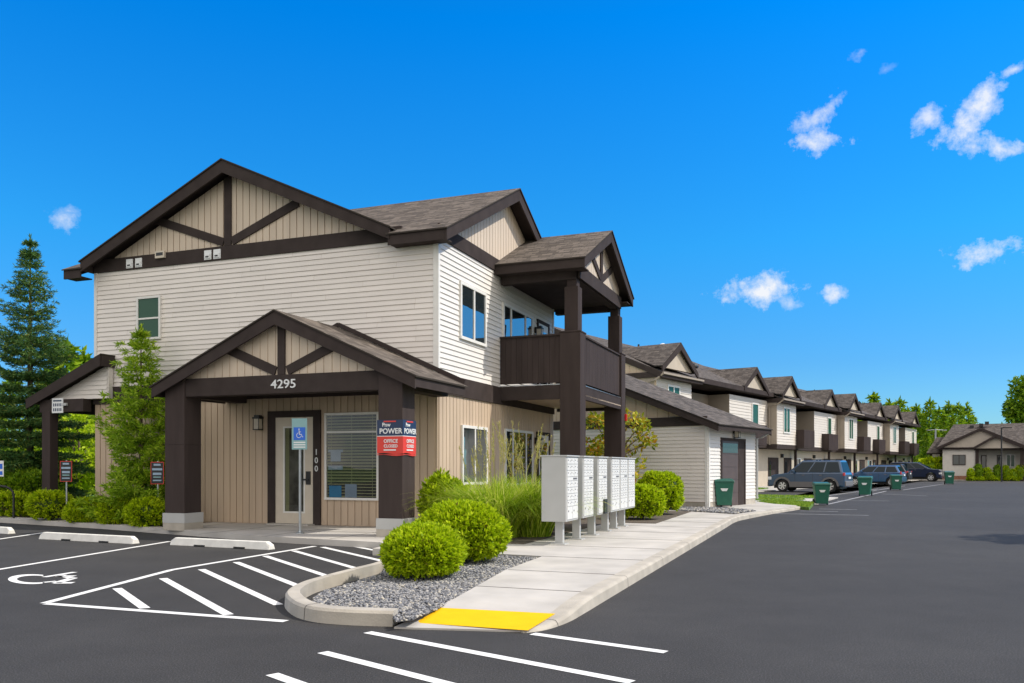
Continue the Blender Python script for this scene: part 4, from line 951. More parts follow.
# ------------------------------------------------------------------ garage
GO = (6.66, 28.4)
GA = thing('garage', 'single storey garage with tan gable and brown door beyond the mailboxes', 'garage', (*GO, 0), RROT)
GL, GW = 4.54, 13.0
m = MB(); m.box(-GW, -.005, .005, GL-.005, 0, 2.95); m.prism([(-GW, 2.9), (0, 2.9), (-6.5, 5.55)], -GL+.1, -.01, FR(0)); m.build('wall_core', M_['board'], GA)
m = MB(); clap(m, FR(0), -GW, -.09, .32, 2.95, lip=.026); m.build('gable_end_clapboard_wall', M_['siding'], GA)
m = MB(); clap(m, RT(0), .09, 1.05, .32, 2.95, lip=.026); clap(m, RT(0), 3.42, GL, .32, 2.95, lip=.026); clap(m, RT(0), 1.05, 3.42, 2.55, 2.95, lip=.026); m.build('front_clapboard_wall', M_['siding_s'], GA)
m = MB(); rect(m, FR(0), -.09, 0, .12, 2.95, 0, .04); rect(m, RT(0), 0, .09, .12, 2.95, 0, .04); m.build('corner_board', M_['white'], GA)
m = MB(); rect(m, FR(0), -GW, 0, .0, .30, 0, .015); rect(m, RT(0), .05, 1.05, 0, .30, 0, .015); rect(m, RT(0), 3.42, GL, 0, .30, 0, .015); m.build('foundation', M_['kerb'], GA)
m = MB(); rect(m, FR(0), -GW, -.02, 2.93, 3.25, .0, .06); m.build('gable_band', M_['dark'], GA)
m = MB(); boards(m, FR(0), -GW+.5, -.6, 3.25, lambda x: 5.63-.397*abs(x+6.5)-.12, .42); m.build('gable_boards', M_['board'], GA)
m = MB(); rect(m, RT(0), 1.05, 1.16, .1, 2.55, 0, .05); rect(m, RT(0), 3.31, 3.42, .1, 2.55, 0, .05); rect(m, RT(0), 1.16, 3.31, 2.45, 2.55, 0, .05); m.build('door_frame', M_['dark'], GA)
d = MB()
for k in range(5): rect(d, RT(0), 1.16, 2.75, .13+k*.464, .13+k*.464+.45, 0, .02); 
rect(d, RT(0), 1.16, 2.75, .13, 2.45, -.01, .008); o = d.build('garage_door', M_['door_d'], GA)
m = MB(); rect(m, RT(0), 1.24, 2.66, 2.02, 2.36, .02, .026); m.build('pane', M_['glassd'], o)
m = MB(); rect(m, RT(0), 2.75, 3.31, .1, 2.45, -.01, .03); m.build('door_side_panel', M_['dark'], GA)
lantern(GA, RT(.02), 2.27, 2.74)
gableroof(GA, AY, -.32, GL+.4, -6.5, 7.0, 5.75, 2.97+.0, None, soff=0, barge=(True, True), bd=.26, fd=.16, sh='shingle_r')
m = MB(); m.tube([(.42, GL+.3, 2.80), (.2, GL+.25, 2.66), (.06, GL+.04, 2.6), (.06, GL+.04, .3)], .04, 6); m.build('downspout', M_['mail'], GA)

# ------------------------------------------------------------------ row houses
def townhouse():
    t = thing('row_house', '', 'row house', (0, 0, 0), RROT, 'row houses along the car park')
    c = MB(); c.box(-14, -2.2, .0, 18.6, 0, 6.2); c.box(-2.2, -.86, 0, 4.5, 2.9, 6.2); c.box(-2.2, -.72, 11.7, 18.6, 2.9, 6.2); c.box(-.86, -.02, .01, 4.5, 3.1, 6.2); c.box(-2.2, -1.32, 0, 18.6, 0, 2.95)
    c.build('wall_core', M_['rowtan'], t)
    c = MB(); rect(c, RT(-1.32), 0, 18.6, 0, 2.9, .0, .02); c.build('ground_floor_wall', M_['rowcream'], t)
    for xx, ya, yb in ((-.02, .1, 4.5), (-.72, 11.7, 18.6)): c = MB(); clap(c, RT(xx), ya, yb, 3.15, 6.2, .2, .03); c.build('white_bay_wall', M_['row_s'], t)
    c = MB(); c.box(-1.9, .02, 0, 4.52, 2.82, 3.15); c.box(-1.9, -.68, 4.52, 18.6, 2.82, 3.15); c.build('belt_trim', M_['dark'], t)
    # upper windows
    window(t, RT(-.02), 1.45, 2.95, 4.0, 5.95, vm=(2.2,), fw=.10, glass='glassg', d=.04); window(t, RT(-.72), 15.6, 16.8, 4.2, 5.9, vm=(), fw=.10, glass='glassg', d=.04)
    c = MB(); rect(c, RT(-2.2), 6.2, 6.4, 3.15, 5.6, 0, .08); rect(c, RT(-2.2), 10.4, 10.6, 3.15, 5.6, 0, .08); rect(c, RT(-2.2), 6.4, 10.4, 5.4, 5.6, 0, .08); f = c.build('balcony_door_frame', M_['dark'], t)
    c = MB(); rect(c, RT(-2.2), 6.4, 10.4, 3.15, 5.4, 0, .05); c.build('balcony_door', M_['rowcream'], f)
    # balconies
    for y0, y1, x0, x1 in ((4.56, 7.3, -1.9, .6), (7.3, 11.65, -1.9, -.7), (13.9, 16.9, -.7, -.1)):
        c = MB(); rect(c, RT(x1-.06), y0, y1, 3.0, 4.35, 0, .06); 
        for k in range(int((y1-y0)/.3)): rect(c, RT(x1), y0+k*.3+.01, y0+k*.3+.28, 3.05, 4.3, 0, .015)
        c.box(x0, x1-.06, y0, y0+.06, 3.0, 4.35); c.box(x0, x1-.06, y1-.06, y1, 3.0, 4.35); c.box(x0, x1, y0, y1, 2.95, 3.02)
        c.build('balcony', M_['darkb'], t)
    # ground floor openings
    for y0, y1, kind in ((1.9, 4.2, 'd'), (5.6, 7.4, 'd'), (8.3, 9.9, 'w'), (10.8, 12.9, 'd'), (14.0, 15.9, 'w'), (16.6, 17.9, 'd')):
        if kind == 'd':
            c = MB(); rect(c, RT(-1.30), y0, y1, .1, 2.2, 0, .05); o = c.build('entrance_door', M_['dark'], t)
            c = MB(); rect(c, RT(-1.25), y0+.2, y0+.5, .5, 1.9, 0, .012); c.build('pane', M_['glassd'], o)
        else: window(t, RT(-1.30), y0, y1, .75, 2.2, vm=((y0+y1)/2,), fw=.08, d=.02)
    for y in (4.9, 13.4):
        c = MB(); rect(c, RT(-1.30), y-.1, y+.1, 2.2, 2.5, 0, .2); c.build('wall_lamp', M_['black'], t)
    for y in (7.25, 16.85):
        c = MB(); c.box(-.98, -.80, y-.1, y+.1, 0, 2.85); c.build('porch_column', M_['dark'], t)
    # roofs : main slope, front dormers
    sl = .43
    m = MB(); m.slab([(.42, -.02, 6.48), (.42, 5.0, 6.48), (-7, 5.0, 6.48+sl*7.42), (-7, -.02, 6.48+sl*7.42)], .1); m.slab([(-.25, 5.0, 6.48+sl*.67), (-.25, 18.55, 6.48+sl*.67), (-7, 18.55, 6.48+sl*7.42), (-7, 5.0, 6.48+sl*7.42)], .1)
    m.slab([(-14.4, 18.55, 6.48), (-14.4, -.02, 6.48), (-7, -.02, 9.67), (-7, 18.55, 9.67)], .1); m.build('roof', M_['shingle_r'], t)
    m = MB(); m.box(.40, .46, -.05, 5.0, 6.2, 6.47); m.box(-.27, -.21, 5.0, 18.55, 6.46, 6.74); m.box(-.9, .40, -.02, 5.0, 6.2, 6.24); m.box(-2.2, -.27, 5.0, 18.55, 6.44, 6.48); m.box(-2.0, .42, -.06, -.02, 6.2, 6.5); m.build('fascia', M_['dark'], t)
    m = MB(); m.box(.46, .56, -.02, 5.02, 6.36, 6.46); m.tube([(.5, -.02, 6.36), (.1, -.1, 6.05), (-.5, -.06, 5.9), (-.5, -.06, 3.1)], .055, 6); m.build('gutter', M_['rowtan'], t)
    for yc, x, hw in ((2.3, .30, 2.2), (15.3, -.3, 2.3)):
        zr, ze = 8.3, 6.84
        f = lambda y, s=(zr-ze)/hw: zr-s*abs(y-yc)
        for sg in (-1, 1):
            m = MB(); a = [(x+.12, yc+sg*hw, ze), (-4.2, yc+sg*hw*.12, zr-.2), (-4.2, yc, zr), (x+.12, yc, zr)]
            a = [(x+.12, yc+sg*hw, ze), (x-.35, yc+sg*hw, ze), (-4.1, yc, zr), (x+.12, yc, zr)]
            if sg > 0: a = [a[1], a[0], a[3], a[2]]
            m.slab(a, .06); m.build('dormer_roof', M_['shingle_r'], t)
            m = MB(); m.hexa([(x+.06, yc, zr-.06), (x+.06, yc+sg*hw, ze-.06), (x+.06, yc+sg*hw, ze-.34), (x+.06, yc, zr-.42), (x+.14, yc, zr-.06), (x+.14, yc+sg*hw, ze-.06), (x+.14, yc+sg*hw, ze-.34), (x+.14, yc, zr-.42)]); m.build('dormer_barge_board', M_['dark'], t)
        m = MB(); m.prism([(yc-hw+.3, ze-.05), (yc+hw-.3, ze-.05), (yc, zr-.2)], -.3, -.1, RT(x)); m.build('dormer_gable', M_['rowcream'], t)
    for y, xx in ((6.6, -4.6), (9.4, -5.4)):
        z = 6.48+sl*(.42-xx); m = MB(); m.tube([(xx, y, z-.1), (xx, y, z+.5)], .06, 6); m.build('roof_vent', M_['black'], t)
    z = 6.48+sl*4; m = MB(); m.lathe([(.28, 0), (.28, .12), (.2, .26), (0, .3)], (-3.6, 12.6, z), n=12); m.build('roof_vent', M_['black'], t)
    return t
th = townhouse(); rl = ['row house nearest the garage, partly hidden by its roof', 'row house behind the slate grey SUV', 'row house behind the blue hatchback', 'last row house at the far end, beside the tall conifers']
for k in range(4):
    t = th if k == 0 else copy_tree(th)
    t.location = (*RW(0, -16.1+18.6*k if k else -17.3), 0); t.rotation_euler = (0, 0, RROT); t['label'] = rl[k]
    if k == 0: t.scale = (1, 1.0645, 1.02)
    else: t.scale = (1, 1, 1)
m = MB(); boards(m, FR(.03), -14, .1, 5.6, lambda x: 9.56-.43*abs(x+7), .4); m.prism([(-14, 3.1), (-.9, 3.1), (-.9, 6.16), (.2, 6.16), (.2, 6.44), (-7, 9.54), (-14, 6.4)], -.2, -.03, FR(0)); m.build('end_gable_wall', M_['board'], th)
m = MB(); m.prism([(.40, 6.46), (.40, 6.18), (-7, 9.3), (-7, 9.62)], .03, .10, FR(0)); m.build('barge_board', M_['dark'], th)
m = MB(); m.lathe([(.38*math.sin(a), -.38*math.cos(a)+.75) for a in [math.pi*k/12 for k in range(13)]], (-6.2, 13.0, 9.0), n=20); m.tube([(-6.2, 13.0, 8.4), (-6.2, 13.0, 9.5)], .05, 6)
m.build('roof_ball_vent', M_['signwhite'], th)

# ------------------------------------------------------------------ far house
HX = lambda px: (px-985)*.0916
FH = thing('bungalow', 'grey stucco bungalow with two brown edged gables and columnar hedges in front', 'house', ((985-512)/F_*88, 88, 0), R(-29.5))
x0, x1 = HX(941.7), HX(1060)
m = MB(); m.box(x0, HX(976), 0, 12, 0, 3.5); m.box(HX(976), x1, 2.0, 12, 0, 3.5); m.box(HX(1024), x1, 0, 2, 0, 3.5); m.build('wall', M_['house'], FH)
m = MB(); m.box(x0-.02, HX(976)+.02, -.04, 0, 0, .5); m.build('brick_base', M_['brick'], FH)
ax, az = HX(981), 5.42; bx, bz = HX(995.5), 4.65
m = MB(); m.prism([(x0, 3.5), (HX(1022), 3.5), (ax, az-.12)], 0, .2, FR(0)); m.build('gable_wall', M_['houseg'], FH)
m = MB(); m.prism([(HX(975), 3.4), (HX(1022), 3.4), (bx+.1, bz-.1)], 0, .2, FR(-.35+.0)); m.build('porch_gable_wall', M_['houseg'], FH)
m = MB(); bar(m, FR(-.3), (x0-.5, 3.42), (ax, az), .26, .5, .56); bar(m, FR(-.3), (HX(1024.5), 3.5), (ax, az), .26, .5, .56); bar(m, FR(-.9), (HX(974), 3.42), (bx, bz), .24, .0, .06); bar(m, FR(-.9), (HX(1023.5), 3.42), (bx, bz), .24, .0, .06)
m.build('barge_board', M_['dark'], FH)
m = MB(); rect(m, FR(0), x0-.4, HX(976), 3.3, 3.5, .2, .3); m.box(HX(974), HX(1023), -.2, .1, 3.2, 3.5); m.build('beam', M_['dark'], FH)
for px in (977, 1021.5): m = MB(); m.box(HX(px)-.16, HX(px)+.16, -.1, .2, .0, 3.2); m.build('porch_column', M_['dark'], FH)
m = MB(); m.slab([(x0-.6, -.3, 3.5), (x1, -.3, 3.5), (x1, 6, 6.25), (HX(953.5)*1.07, 6, 6.25)], .12); m.slab([(x1, 12.5, 3.5), (x0-.6, 12.5, 3.5), (HX(953.5)*1.07, 6, 6.25), (x1, 6, 6.25)], .12)
m.face([(x0-.6, -.3, 3.5), (HX(953.5)*1.07, 6, 6.25), (x0-.6, 12.5, 3.5)], [(0, 0), (6, 6), (12, 0)])
for s, e, a in (((x0-.5), 3.44, (ax, az)), (HX(1024.5), 3.44, (ax, az))):
    q = [(s, -.4, e), (a[0], -.4, a[1]), (a[0], 4.5, a[1]), (s, 1.0, e)]; m.slab(q, .1)
m.slab([(HX(974), -.9, 3.44), (bx, -.9, bz), (bx, 2, bz), (HX(974), .5, 3.44)], .1); m.slab([(HX(1023.5), -.9, 3.44), (bx, -.9, bz), (bx, 2, bz), (HX(1023.5), .5, 3.44)], .1)
m.build('roof', M_['shingle_r'], FH)
for px, z in ((971, 5.7), (981, 5.9), (987, 6.1), (975, 5.3)):
    m = MB(); m.box(HX(px)-.2, HX(px)+.2, 4.8, 5.2, z, z+.35); m.build('roof_vent', M_['black'], FH)
window(FH, FR(0), HX(952), HX(965.5), 1.65, 2.75, vm=(HX(958.7),), fw=.07, frame='dark', glass='glassd')
window(FH, FR(2.0), HX(981), HX(986.5), .9, 2.7, fw=.08, frame='dark', glass='glassd'); window(FH, FR(2.0), HX(997), HX(1002), .9, 2.7, fw=.08, frame='dark', glass='glassd'); window(FH, FR(2.0), HX(1006), HX(1015.5), 1.4, 2.8, vm=(HX(1010.7),), fw=.1, glass='glassg')
t = thing('garden_shelter', 'small dark roofed shelter between the pickup and the bungalow', 'shelter', ((936.5-512)/F_*93, 93, 0), R(-27))
for a in (-.55, .45): m = MB(); m.box(a-.12, a+.12, -.1, .1, 0, 3.0); m.build('post', M_['dark'], t)
m = MB(); m.slab([(-1.0, -.6, 3.0), (.6, -.6, 3.0), (.8, 2.0, 4.8), (.0, 2.0, 4.8)], .15); m.slab([(.6, 4.0, 3.0), (-1.0, 4.0, 3.0), (.0, 2.0, 4.8), (.8, 2.0, 4.8)], .15); m.build('roof', M_['shingle_r'], t)
m = MB(); m.box(-.5, .4, 2.4, 2.5, 0, 3.0); m.build('wall', M_['house'], t)
# far kerb and verge
sheet('verge', [(40, 93.6), (48, 90.2), (75, 90.2), (120, 62), (125, 62), (125, 130), (40, 130)], .06, M_['lawn'], thick=.1)
sheet('sidewalk', [(38, 91.5), (48, 88.2), (75, 88.2), (110, 60), (120, 62), (75, 90.2), (48, 90.2), (40, 93.6)], .10, M_['conc'], thick=.12)
# street lamps
t = thing('street_lamp', 'dark street lamp with a flat side head before the bungalow porch', 'street lamp', ((1001.5-512)/F_*82, 82, 0), 0)
m = MB(); m.tube([(0, 0, 0), (0, 0, 5.3)], [.08, .06], 8); m.build('pole', M_['black'], t)
m = MB(); m.tube([(0, 0, 5.2), (.25, 0, 5.3)], .03, 6); m.box(.15, .95, -.15, .15, 5.26, 5.36); m.build('lamp_head', M_['black'], t)
t = thing('street_lamp', 'slim pale street lamp with two arms in front of the conifers', 'street lamp', ((935.5-512)/F_*100, 100, 0), 0)
m = MB(); m.tube([(0, 0, 0), (0, 0, 6.0)], [.12, .09], 8); m.build('pole', M_['metal'], t)
m = MB(); m.tube([(-.7, 0, 5.85), (0, 0, 5.9), (1.0, 0, 5.85)], .03, 6); m.box(-1.0, -.6, -.12, .12, 5.8, 5.88); m.box(.9, 1.3, -.12, .12, 5.8, 5.88); m.build('lamp_arm', M_['metal'], t)

# ------------------------------------------------------------------ bins
def bin_():
    t = thing('wheelie_bin', '', 'wheelie bin', (0, 0, 0), 0, 'green wheelie bins set out along the car park')
    m = MB(); b = [(-.26, -.25), (.26, -.25), (.26, .28), (-.26, .28)]; u = [(-.34, -.33), (.34, -.33), (.34, .36), (-.34, .36)]
    m.hexa([(*p, .07) for p in b]+[(*p, .92) for p in u]); m.box(-.36, .36, -.35, .38, .90, .95); o = m.build('body', M_['bin'], t, bevel=.02)
    m = MB()
    for x in (-.18, 0, .18): m.box(x-.02, x+.02, -.32, -.30, .15, .6)
    m = MB(); m.hexa([(-.37, -.38, .95), (.37, -.38, .95), (.37, .40, .95), (-.37, .40, .95), (-.33, -.33, 1.02), (.33, -.33, 1.02), (.33, .40, 1.06), (-.33, .40, 1.06)]); m.build('lid', M_['binlid'], t, bevel=.015)
    m = MB(); m.tube([(-.30, .46, .93), (.30, .46, .93)], .02, 6); m.box(-.31, -.27, .36, .46, .90, .95); m.box(.27, .31, .36, .46, .90, .95); m.build('handle', M_['binlid'], t)
    for x in (-.33, .28): m = MB(); m.lathe([(0, 0), (.13, 0), (.14, .02), (.14, .05), (0, .05)], (x, .30, .14), 'x', 16); m.build('wheel', M_['rubber'], t)
    m = MB(); m.prism([(-.14, .70), (.14, .70), (.08, .60), (-.08, .60)], 0, .012, lambda a, z, d: (a, -.315-d, z)); m.build('white_mark', M_['signwhite'], t)
    return t
b0 = bin_(); bl = ['green wheelie bin standing against the garage wall beside the brown door', 'green wheelie bin nearest the lawn wedge, in front of the slate grey SUV', 'green wheelie bin standing in front of the blue hatchback, on its left',
                   'green wheelie bin behind the blue hatchback, at its tail', 'farthest green wheelie bin, in front of the dark pickup nose']
for i, (px, Y, rz, s) in enumerate(((723.5, 29.0, .15, .93), (821.3, 33.2, .2, .86), (865, 43.2, .5, .97), (896, 53.6, .25, .95), (949.3, 70, .35, 1.05))):
    t = b0 if i == 0 else copy_tree(b0)
    t.location = ((px-512)/F_*Y, Y, .13 if i == 0 else 0); t.rotation_euler = (0, 0, -rz if i else -rz); t.scale = (s, s, s); t['label'] = bl[i]

# ------------------------------------------------------------------ cars
def car(name, label, cat, loc, rz, wb, body, gh, W, rw, paint, clad=None, group='cars parked in front of the row houses', win=None, pillars=(), tail=(1.0, 1.25)):
    """body: side outline above the sill from rear to front; gh: (rear belt x, front belt x, rear roof x, front roof x, belt z, roof z)"""
    t = thing(name, label, cat, (loc[0], loc[1], 0), rz, group); hw = W/2; ra = rw+.06; sill = .30
    def arch(cx): return [(cx+ra*math.cos(a), rw+ra*math.sin(a)) for a in [math.pi*k/12 for k in range(13)] if rw+ra*math.sin(a) >= sill]
    x_r, x_f = body[0][0], body[-1][0]
    bottom = [(x_f, sill)]+[(wb/2+ra*math.cos(a), max(sill, rw+ra*math.sin(a))) for a in [math.pi*k/14 for k in range(15)]]+[(-wb/2+ra*math.cos(a), max(sill, rw+ra*math.sin(a))) for a in [math.pi*k/14 for k in range(15)]]+[(x_r, sill)]
    poly = list(body)+bottom
    m = MB(); m.prism(poly, -hw, hw, lambda a, z, d: (a, d, z)); o = m.build('body', M_[paint], t, bevel=.075, weld=True)
    if clad:
        for sy in (-1, 1):
            m = MB()
            for cx in (wb/2, -wb/2):
                A = [(cx+r_*math.cos(a), rw+r_*math.sin(a)) for r_, s in ((ra, 1), ) for a in [math.pi*k/12 for k in range(13)]]
                for k in range(12):
                    a0, a1 = math.pi*k/12, math.pi*(k+1)/12
                    m.prism([(cx+ra*math.cos(a0), rw+ra*math.sin(a0)), (cx+(ra+.11)*math.cos(a0), rw+(ra+.11)*math.sin(a0)), (cx+(ra+.11)*math.cos(a1), rw+(ra+.11)*math.sin(a1)), (cx+ra*math.cos(a1), rw+ra*math.sin(a1))], sy*(hw-.02), sy*(hw+.03), lambda a, z, d: (a, d, z))
            m.box(-wb/2+ra, wb/2-ra, *sorted((sy*(hw-.02), sy*(hw+.025))), .30, .62); m.build('side_cladding', M_[clad], t)
    m = MB(); m.box(x_r-.06, x_r+.12, -hw*.93, hw*.93, .38, .68); m.build('rear_bumper', M_[clad or paint], t, bevel=.03)
    m = MB(); m.box(x_f-.12, x_f+.06, -hw*.93, hw*.93, .32, .60); m.build('front_bumper', M_[clad or paint], t, bevel=.03)
    m = MB(); m.box(x_r+.3, x_f-.3, -hw+.2, hw-.2, .22, .5); m.build('underbody', M_['black'], t)
    rb, fb, rr, fr, zb, zr = gh; wb_, wr = hw*.95, hw*.76
    m = MB(); m.hexa([(rb, -wb_, zb-.05), (fb, -wb_, zb-.05), (fb, wb_, zb-.05), (rb, wb_, zb-.05), (rr, -wr, zr), (fr, -wr, zr), (fr, wr, zr), (rr, wr, zr)]); m.build('cabin', M_[paint], t, bevel=.085, weld=True)
    def sp(x, z, s, off=.012): k = (z-zb+.05)/(zr-zb+.05); return (x, s*(wb_+(wr-wb_)*k+off), z)
    za, zc = zb+.04, zr-.10
    def ex(z): k = (z-zb+.05)/(zr-zb+.05); return rb+(rr-rb)*k, fb+(fr-fb)*k
    la, lc = ex(za), ex(zc); cuts = [0]+list(pillars)+[1]
    for s in (-1, 1):
        for a, b in zip(cuts[:-1], cuts[1:]):
            m = MB(); g = .035; xa0 = la[0]+.12+(la[1]-la[0]-.24)*a+g; xa1 = la[0]+.12+(la[1]-la[0]-.24)*b-g; xc0 = lc[0]+.10+(lc[1]-lc[0]-.2)*a+g; xc1 = lc[0]+.10+(lc[1]-lc[0]-.2)*b-g
            m.hexa([sp(xa0, za, s, -.02), sp(xa1, za, s, -.02), sp(xa1, za, s), sp(xa0, za, s), sp(xc0, zc, s, -.02), sp(xc1, zc, s, -.02), sp(xc1, zc, s), sp(xc0, zc, s)]); m.build('side_window', M_['carglass'], t)
    for nm, e, sg in (('windshield', 1, 1), ('rear_window', 0, -1)):
        m = MB(); o1, o2 = .015*sg, -.02*sg
        m.hexa([(la[e]+o2, -wb_+.14, za), (la[e]+o1, -wb_+.14, za), (la[e]+o1, wb_-.14, za), (la[e]+o2, wb_-.14, za), (lc[e]+o2, -wr+.08, zc), (lc[e]+o1, -wr+.08, zc), (lc[e]+o1, wr-.08, zc), (lc[e]+o2, wr-.08, zc)]); m.build(nm, M_['carglass'], t)
    for cx in (wb/2, -wb/2):
        for s in (-1, 1):
            m = MB(); c = (cx, s*(hw-.12) if s > 0 else -(hw-.12), rw)
            prof = [(rw*.62, -.10), (rw*.92, -.11), (rw, -.07), (rw, .07), (rw*.92, .11), (rw*.62, .10)]
            m.lathe([(r_, h_) for r_, h_ in prof], c, 'y', 24); o = m.build('wheel', M_['rubber'], t)
            m = MB(); f = s*.085; m.lathe([(0, f*.6), (rw*.64, f*.6)], c, 'y', 24); m.build('hub_shadow_disc', M_['black'], o)
            m = MB(); m.lathe([(rw*.56, f*.9), (rw*.66, f*1.1), (rw*.64, f*.5)], c, 'y', 24); m.lathe([(0, f*1.15), (rw*.16, f*1.15), (rw*.17, f*.6)], c, 'y', 12)
            for k in range(6):
                a = k*math.pi/3; u = Vector((math.cos(a), 0, math.sin(a))); v = Vector((-math.sin(a), 0, math.cos(a))); C = Vector(c); y0, y1 = sorted((f*.7, f*1.1))
                q = [C+u*rw*.12+v*.035, C+u*rw*.12-v*.035, C+u*rw*.6-v*.05, C+u*rw*.6+v*.05]
                m.hexa([tuple(p+Vector((0, y0, 0))) for p in q]+[tuple(p+Vector((0, y1, 0))) for p in q])
            m.build('rim', M_['rim'], o)
    for s in (-1, 1):
        m = MB(); y0, y1 = sorted((s*(hw-.22), s*(hw+.012))); m.box(x_r-.02, x_r+.10, y0+(.08 if s > 0 else 0), y1-(.08 if s < 0 else 0), *tail); m.build('tail_light', M_['lens'], t, bevel=.02)
        m = MB(); m.box(x_f-.22, x_f+.015, y0, y1, .72, .90); m.build('headlight', M_['headl'], t, bevel=.03)
        m = MB(); a, b = sorted((s*(hw+.02), s*(hw+.2))); m.box(fb-.55, fb-.40, a, b, zb+.0, zb+.14); m.build('side_mirror', M_[paint], t, bevel=.03)
        for xx in (.05, -.95):
            m = MB(); a, b = sorted((s*(hw-.01), s*(hw+.03))); m.box(xx, xx+.16, a, b, zb-.16, zb-.12); m.build('door_handle', M_['clad'], t)
        m = MB(); a, b = sorted((s*(hw-.002), s*(hw+.003)))
        for xx in (.62, -.42, -1.0 if wb < 3 else -1.3): m.box(xx, xx+.012, a, b, .45, zb-.03)
        m.build('door_seam', M_['black'], t)
    m = MB(); m.box(x_r-.065, x_r-.05, -.25, .25, .80, .92); m.build('number_plate', M_['signwhite'], t)
    return t
rzN = RROT+math.pi
car('parked_suv', 'slate grey SUV with grey wheel arches parked nose to the houses', 'car', (17.9, 50.2), rzN, 2.75,
    [(-2.22, .5), (-2.24, 1.05), (-2.18, 1.18), (.9, 1.16), (1.95, 1.02), (2.2, .88), (2.24, .6)], (-2.14, 1.15, -1.92, .25, 1.15, 1.88), 1.85, .37, 'paint_suv', 'clad', pillars=(.33, .64), tail=(.98, 1.16))
suv = [o for o in bpy.data.objects if o.name == 'parked_suv'][0]
for sy in (-1, 1): m = MB(); m.tube([(-1.7, sy*.62, 1.86), (-1.6, sy*.62, 1.93), (.0, sy*.62, 1.93), (.12, sy*.62, 1.86)], .02, 6); m.build('roof_rail', M_['black'], suv)
car('parked_hatchback', 'blue hatchback parked nose in between two green bins', 'car', (28.1, 64.6), rzN, 2.6,
    [(-2.0, .5), (-2.02, 1.0), (-1.96, 1.08), (1.0, 1.05), (1.8, .92), (2.05, .75), (2.08, .55)], (-1.95, 1.3, -1.60, .35, 1.05, 1.60), 1.78, .34, 'paint_blue', None, pillars=(.33, .64), tail=(.90, 1.12))
t = car('parked_pickup', 'dark navy pickup truck with its long cab facing the road', 'pickup', (41.0, 84.9), RROT, 3.1,
    [(-2.5, .55), (-2.52, 1.25), (-2.46, 1.32), (1.25, 1.30), (2.25, 1.20), (2.45, 1.05), (2.48, .6)], (-2.42, 1.5, -2.2, .25, 1.30, 1.93), 1.98, .42, 'paint_navy', None, pillars=(.36, .68), tail=(1.0, 1.25))
car('parked_sedan', 'black car showing only its roof behind the blue hatchback', 'car', (34.6, 77.5), rzN, 2.6,
    [(-2.1, .5), (-2.12, 1.0), (-2.06, 1.08), (1.0, 1.05), (1.9, .92), (2.1, .75), (2.12, .55)], (-1.95, 1.3, -1.50, .35, 1.05, 1.72), 1.78, .34, 'black', None, pillars=(.33, .64), tail=(.95, 1.08))

# ------------------------------------------------------------------ plants
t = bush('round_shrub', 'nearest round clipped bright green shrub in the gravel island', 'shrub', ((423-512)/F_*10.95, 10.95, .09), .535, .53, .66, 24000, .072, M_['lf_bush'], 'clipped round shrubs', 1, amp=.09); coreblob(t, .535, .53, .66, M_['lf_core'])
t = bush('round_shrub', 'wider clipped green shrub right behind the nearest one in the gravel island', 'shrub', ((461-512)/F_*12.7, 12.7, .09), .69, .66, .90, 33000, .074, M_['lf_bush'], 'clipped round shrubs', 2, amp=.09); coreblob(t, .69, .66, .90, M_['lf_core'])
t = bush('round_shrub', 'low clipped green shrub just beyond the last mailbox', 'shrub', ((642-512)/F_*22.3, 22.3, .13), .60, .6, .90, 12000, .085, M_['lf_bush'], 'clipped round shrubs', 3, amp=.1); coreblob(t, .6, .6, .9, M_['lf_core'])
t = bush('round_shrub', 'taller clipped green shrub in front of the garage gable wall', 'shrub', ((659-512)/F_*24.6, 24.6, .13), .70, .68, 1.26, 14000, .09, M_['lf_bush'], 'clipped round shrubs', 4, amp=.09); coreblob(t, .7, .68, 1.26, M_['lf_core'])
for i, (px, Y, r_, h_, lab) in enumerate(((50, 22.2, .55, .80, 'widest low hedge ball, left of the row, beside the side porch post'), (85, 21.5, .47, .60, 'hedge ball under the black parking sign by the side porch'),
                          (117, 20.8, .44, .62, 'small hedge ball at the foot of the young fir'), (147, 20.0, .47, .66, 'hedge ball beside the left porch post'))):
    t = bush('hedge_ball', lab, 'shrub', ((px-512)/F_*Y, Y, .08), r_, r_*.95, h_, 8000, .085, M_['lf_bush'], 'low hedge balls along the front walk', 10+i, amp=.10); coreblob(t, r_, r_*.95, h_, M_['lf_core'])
t = bush('dark_shrub', 'loose dark green shrub under the big spruce', 'shrub', ((30-512)/F_*25, 25, .08), 1.0, .9, 1.3, 9000, .12, M_['lf_bush_d'], None, 21, amp=.16)
t = bush('green_shrub', 'low green shrub at the left edge behind the black hoop', 'shrub', ((12-512)/F_*23.8, 23.8, .08), .7, .6, .7, 6000, .10, M_['lf_bush'], None, 22, amp=.16)
t = bush('leafy_shrub', 'leafy green shrub at the corner of the building left of the tall grass', 'shrub', (*B(.66, -1.15), .13), .46, .44, 1.12, 3600, .14, M_['lf_bush'], None, 23, amp=.30, flat=2.0)
conifer('blue_spruce', 'tall dark spruce left of the building', 'tree', (-15.1, 26.2), 8.75, 2.15, 31, 11, M_['lf_spruce'], twig=.145, droop=.42, blade=(.13, .011), per=24, seed=4, up=.16, power=1.0, irr=.26)
conifer('young_fir', 'airy bright green young fir in front of the clapboard wall', 'tree', ((141-512)/F_*21.2, 21.2), 5.05, 1.42, 17, 7, M_['lf_fir'], twig=.13, droop=.20, blade=(.14, .013), per=30, seed=12, up=.42, base=.02, power=.95, irr=.46)
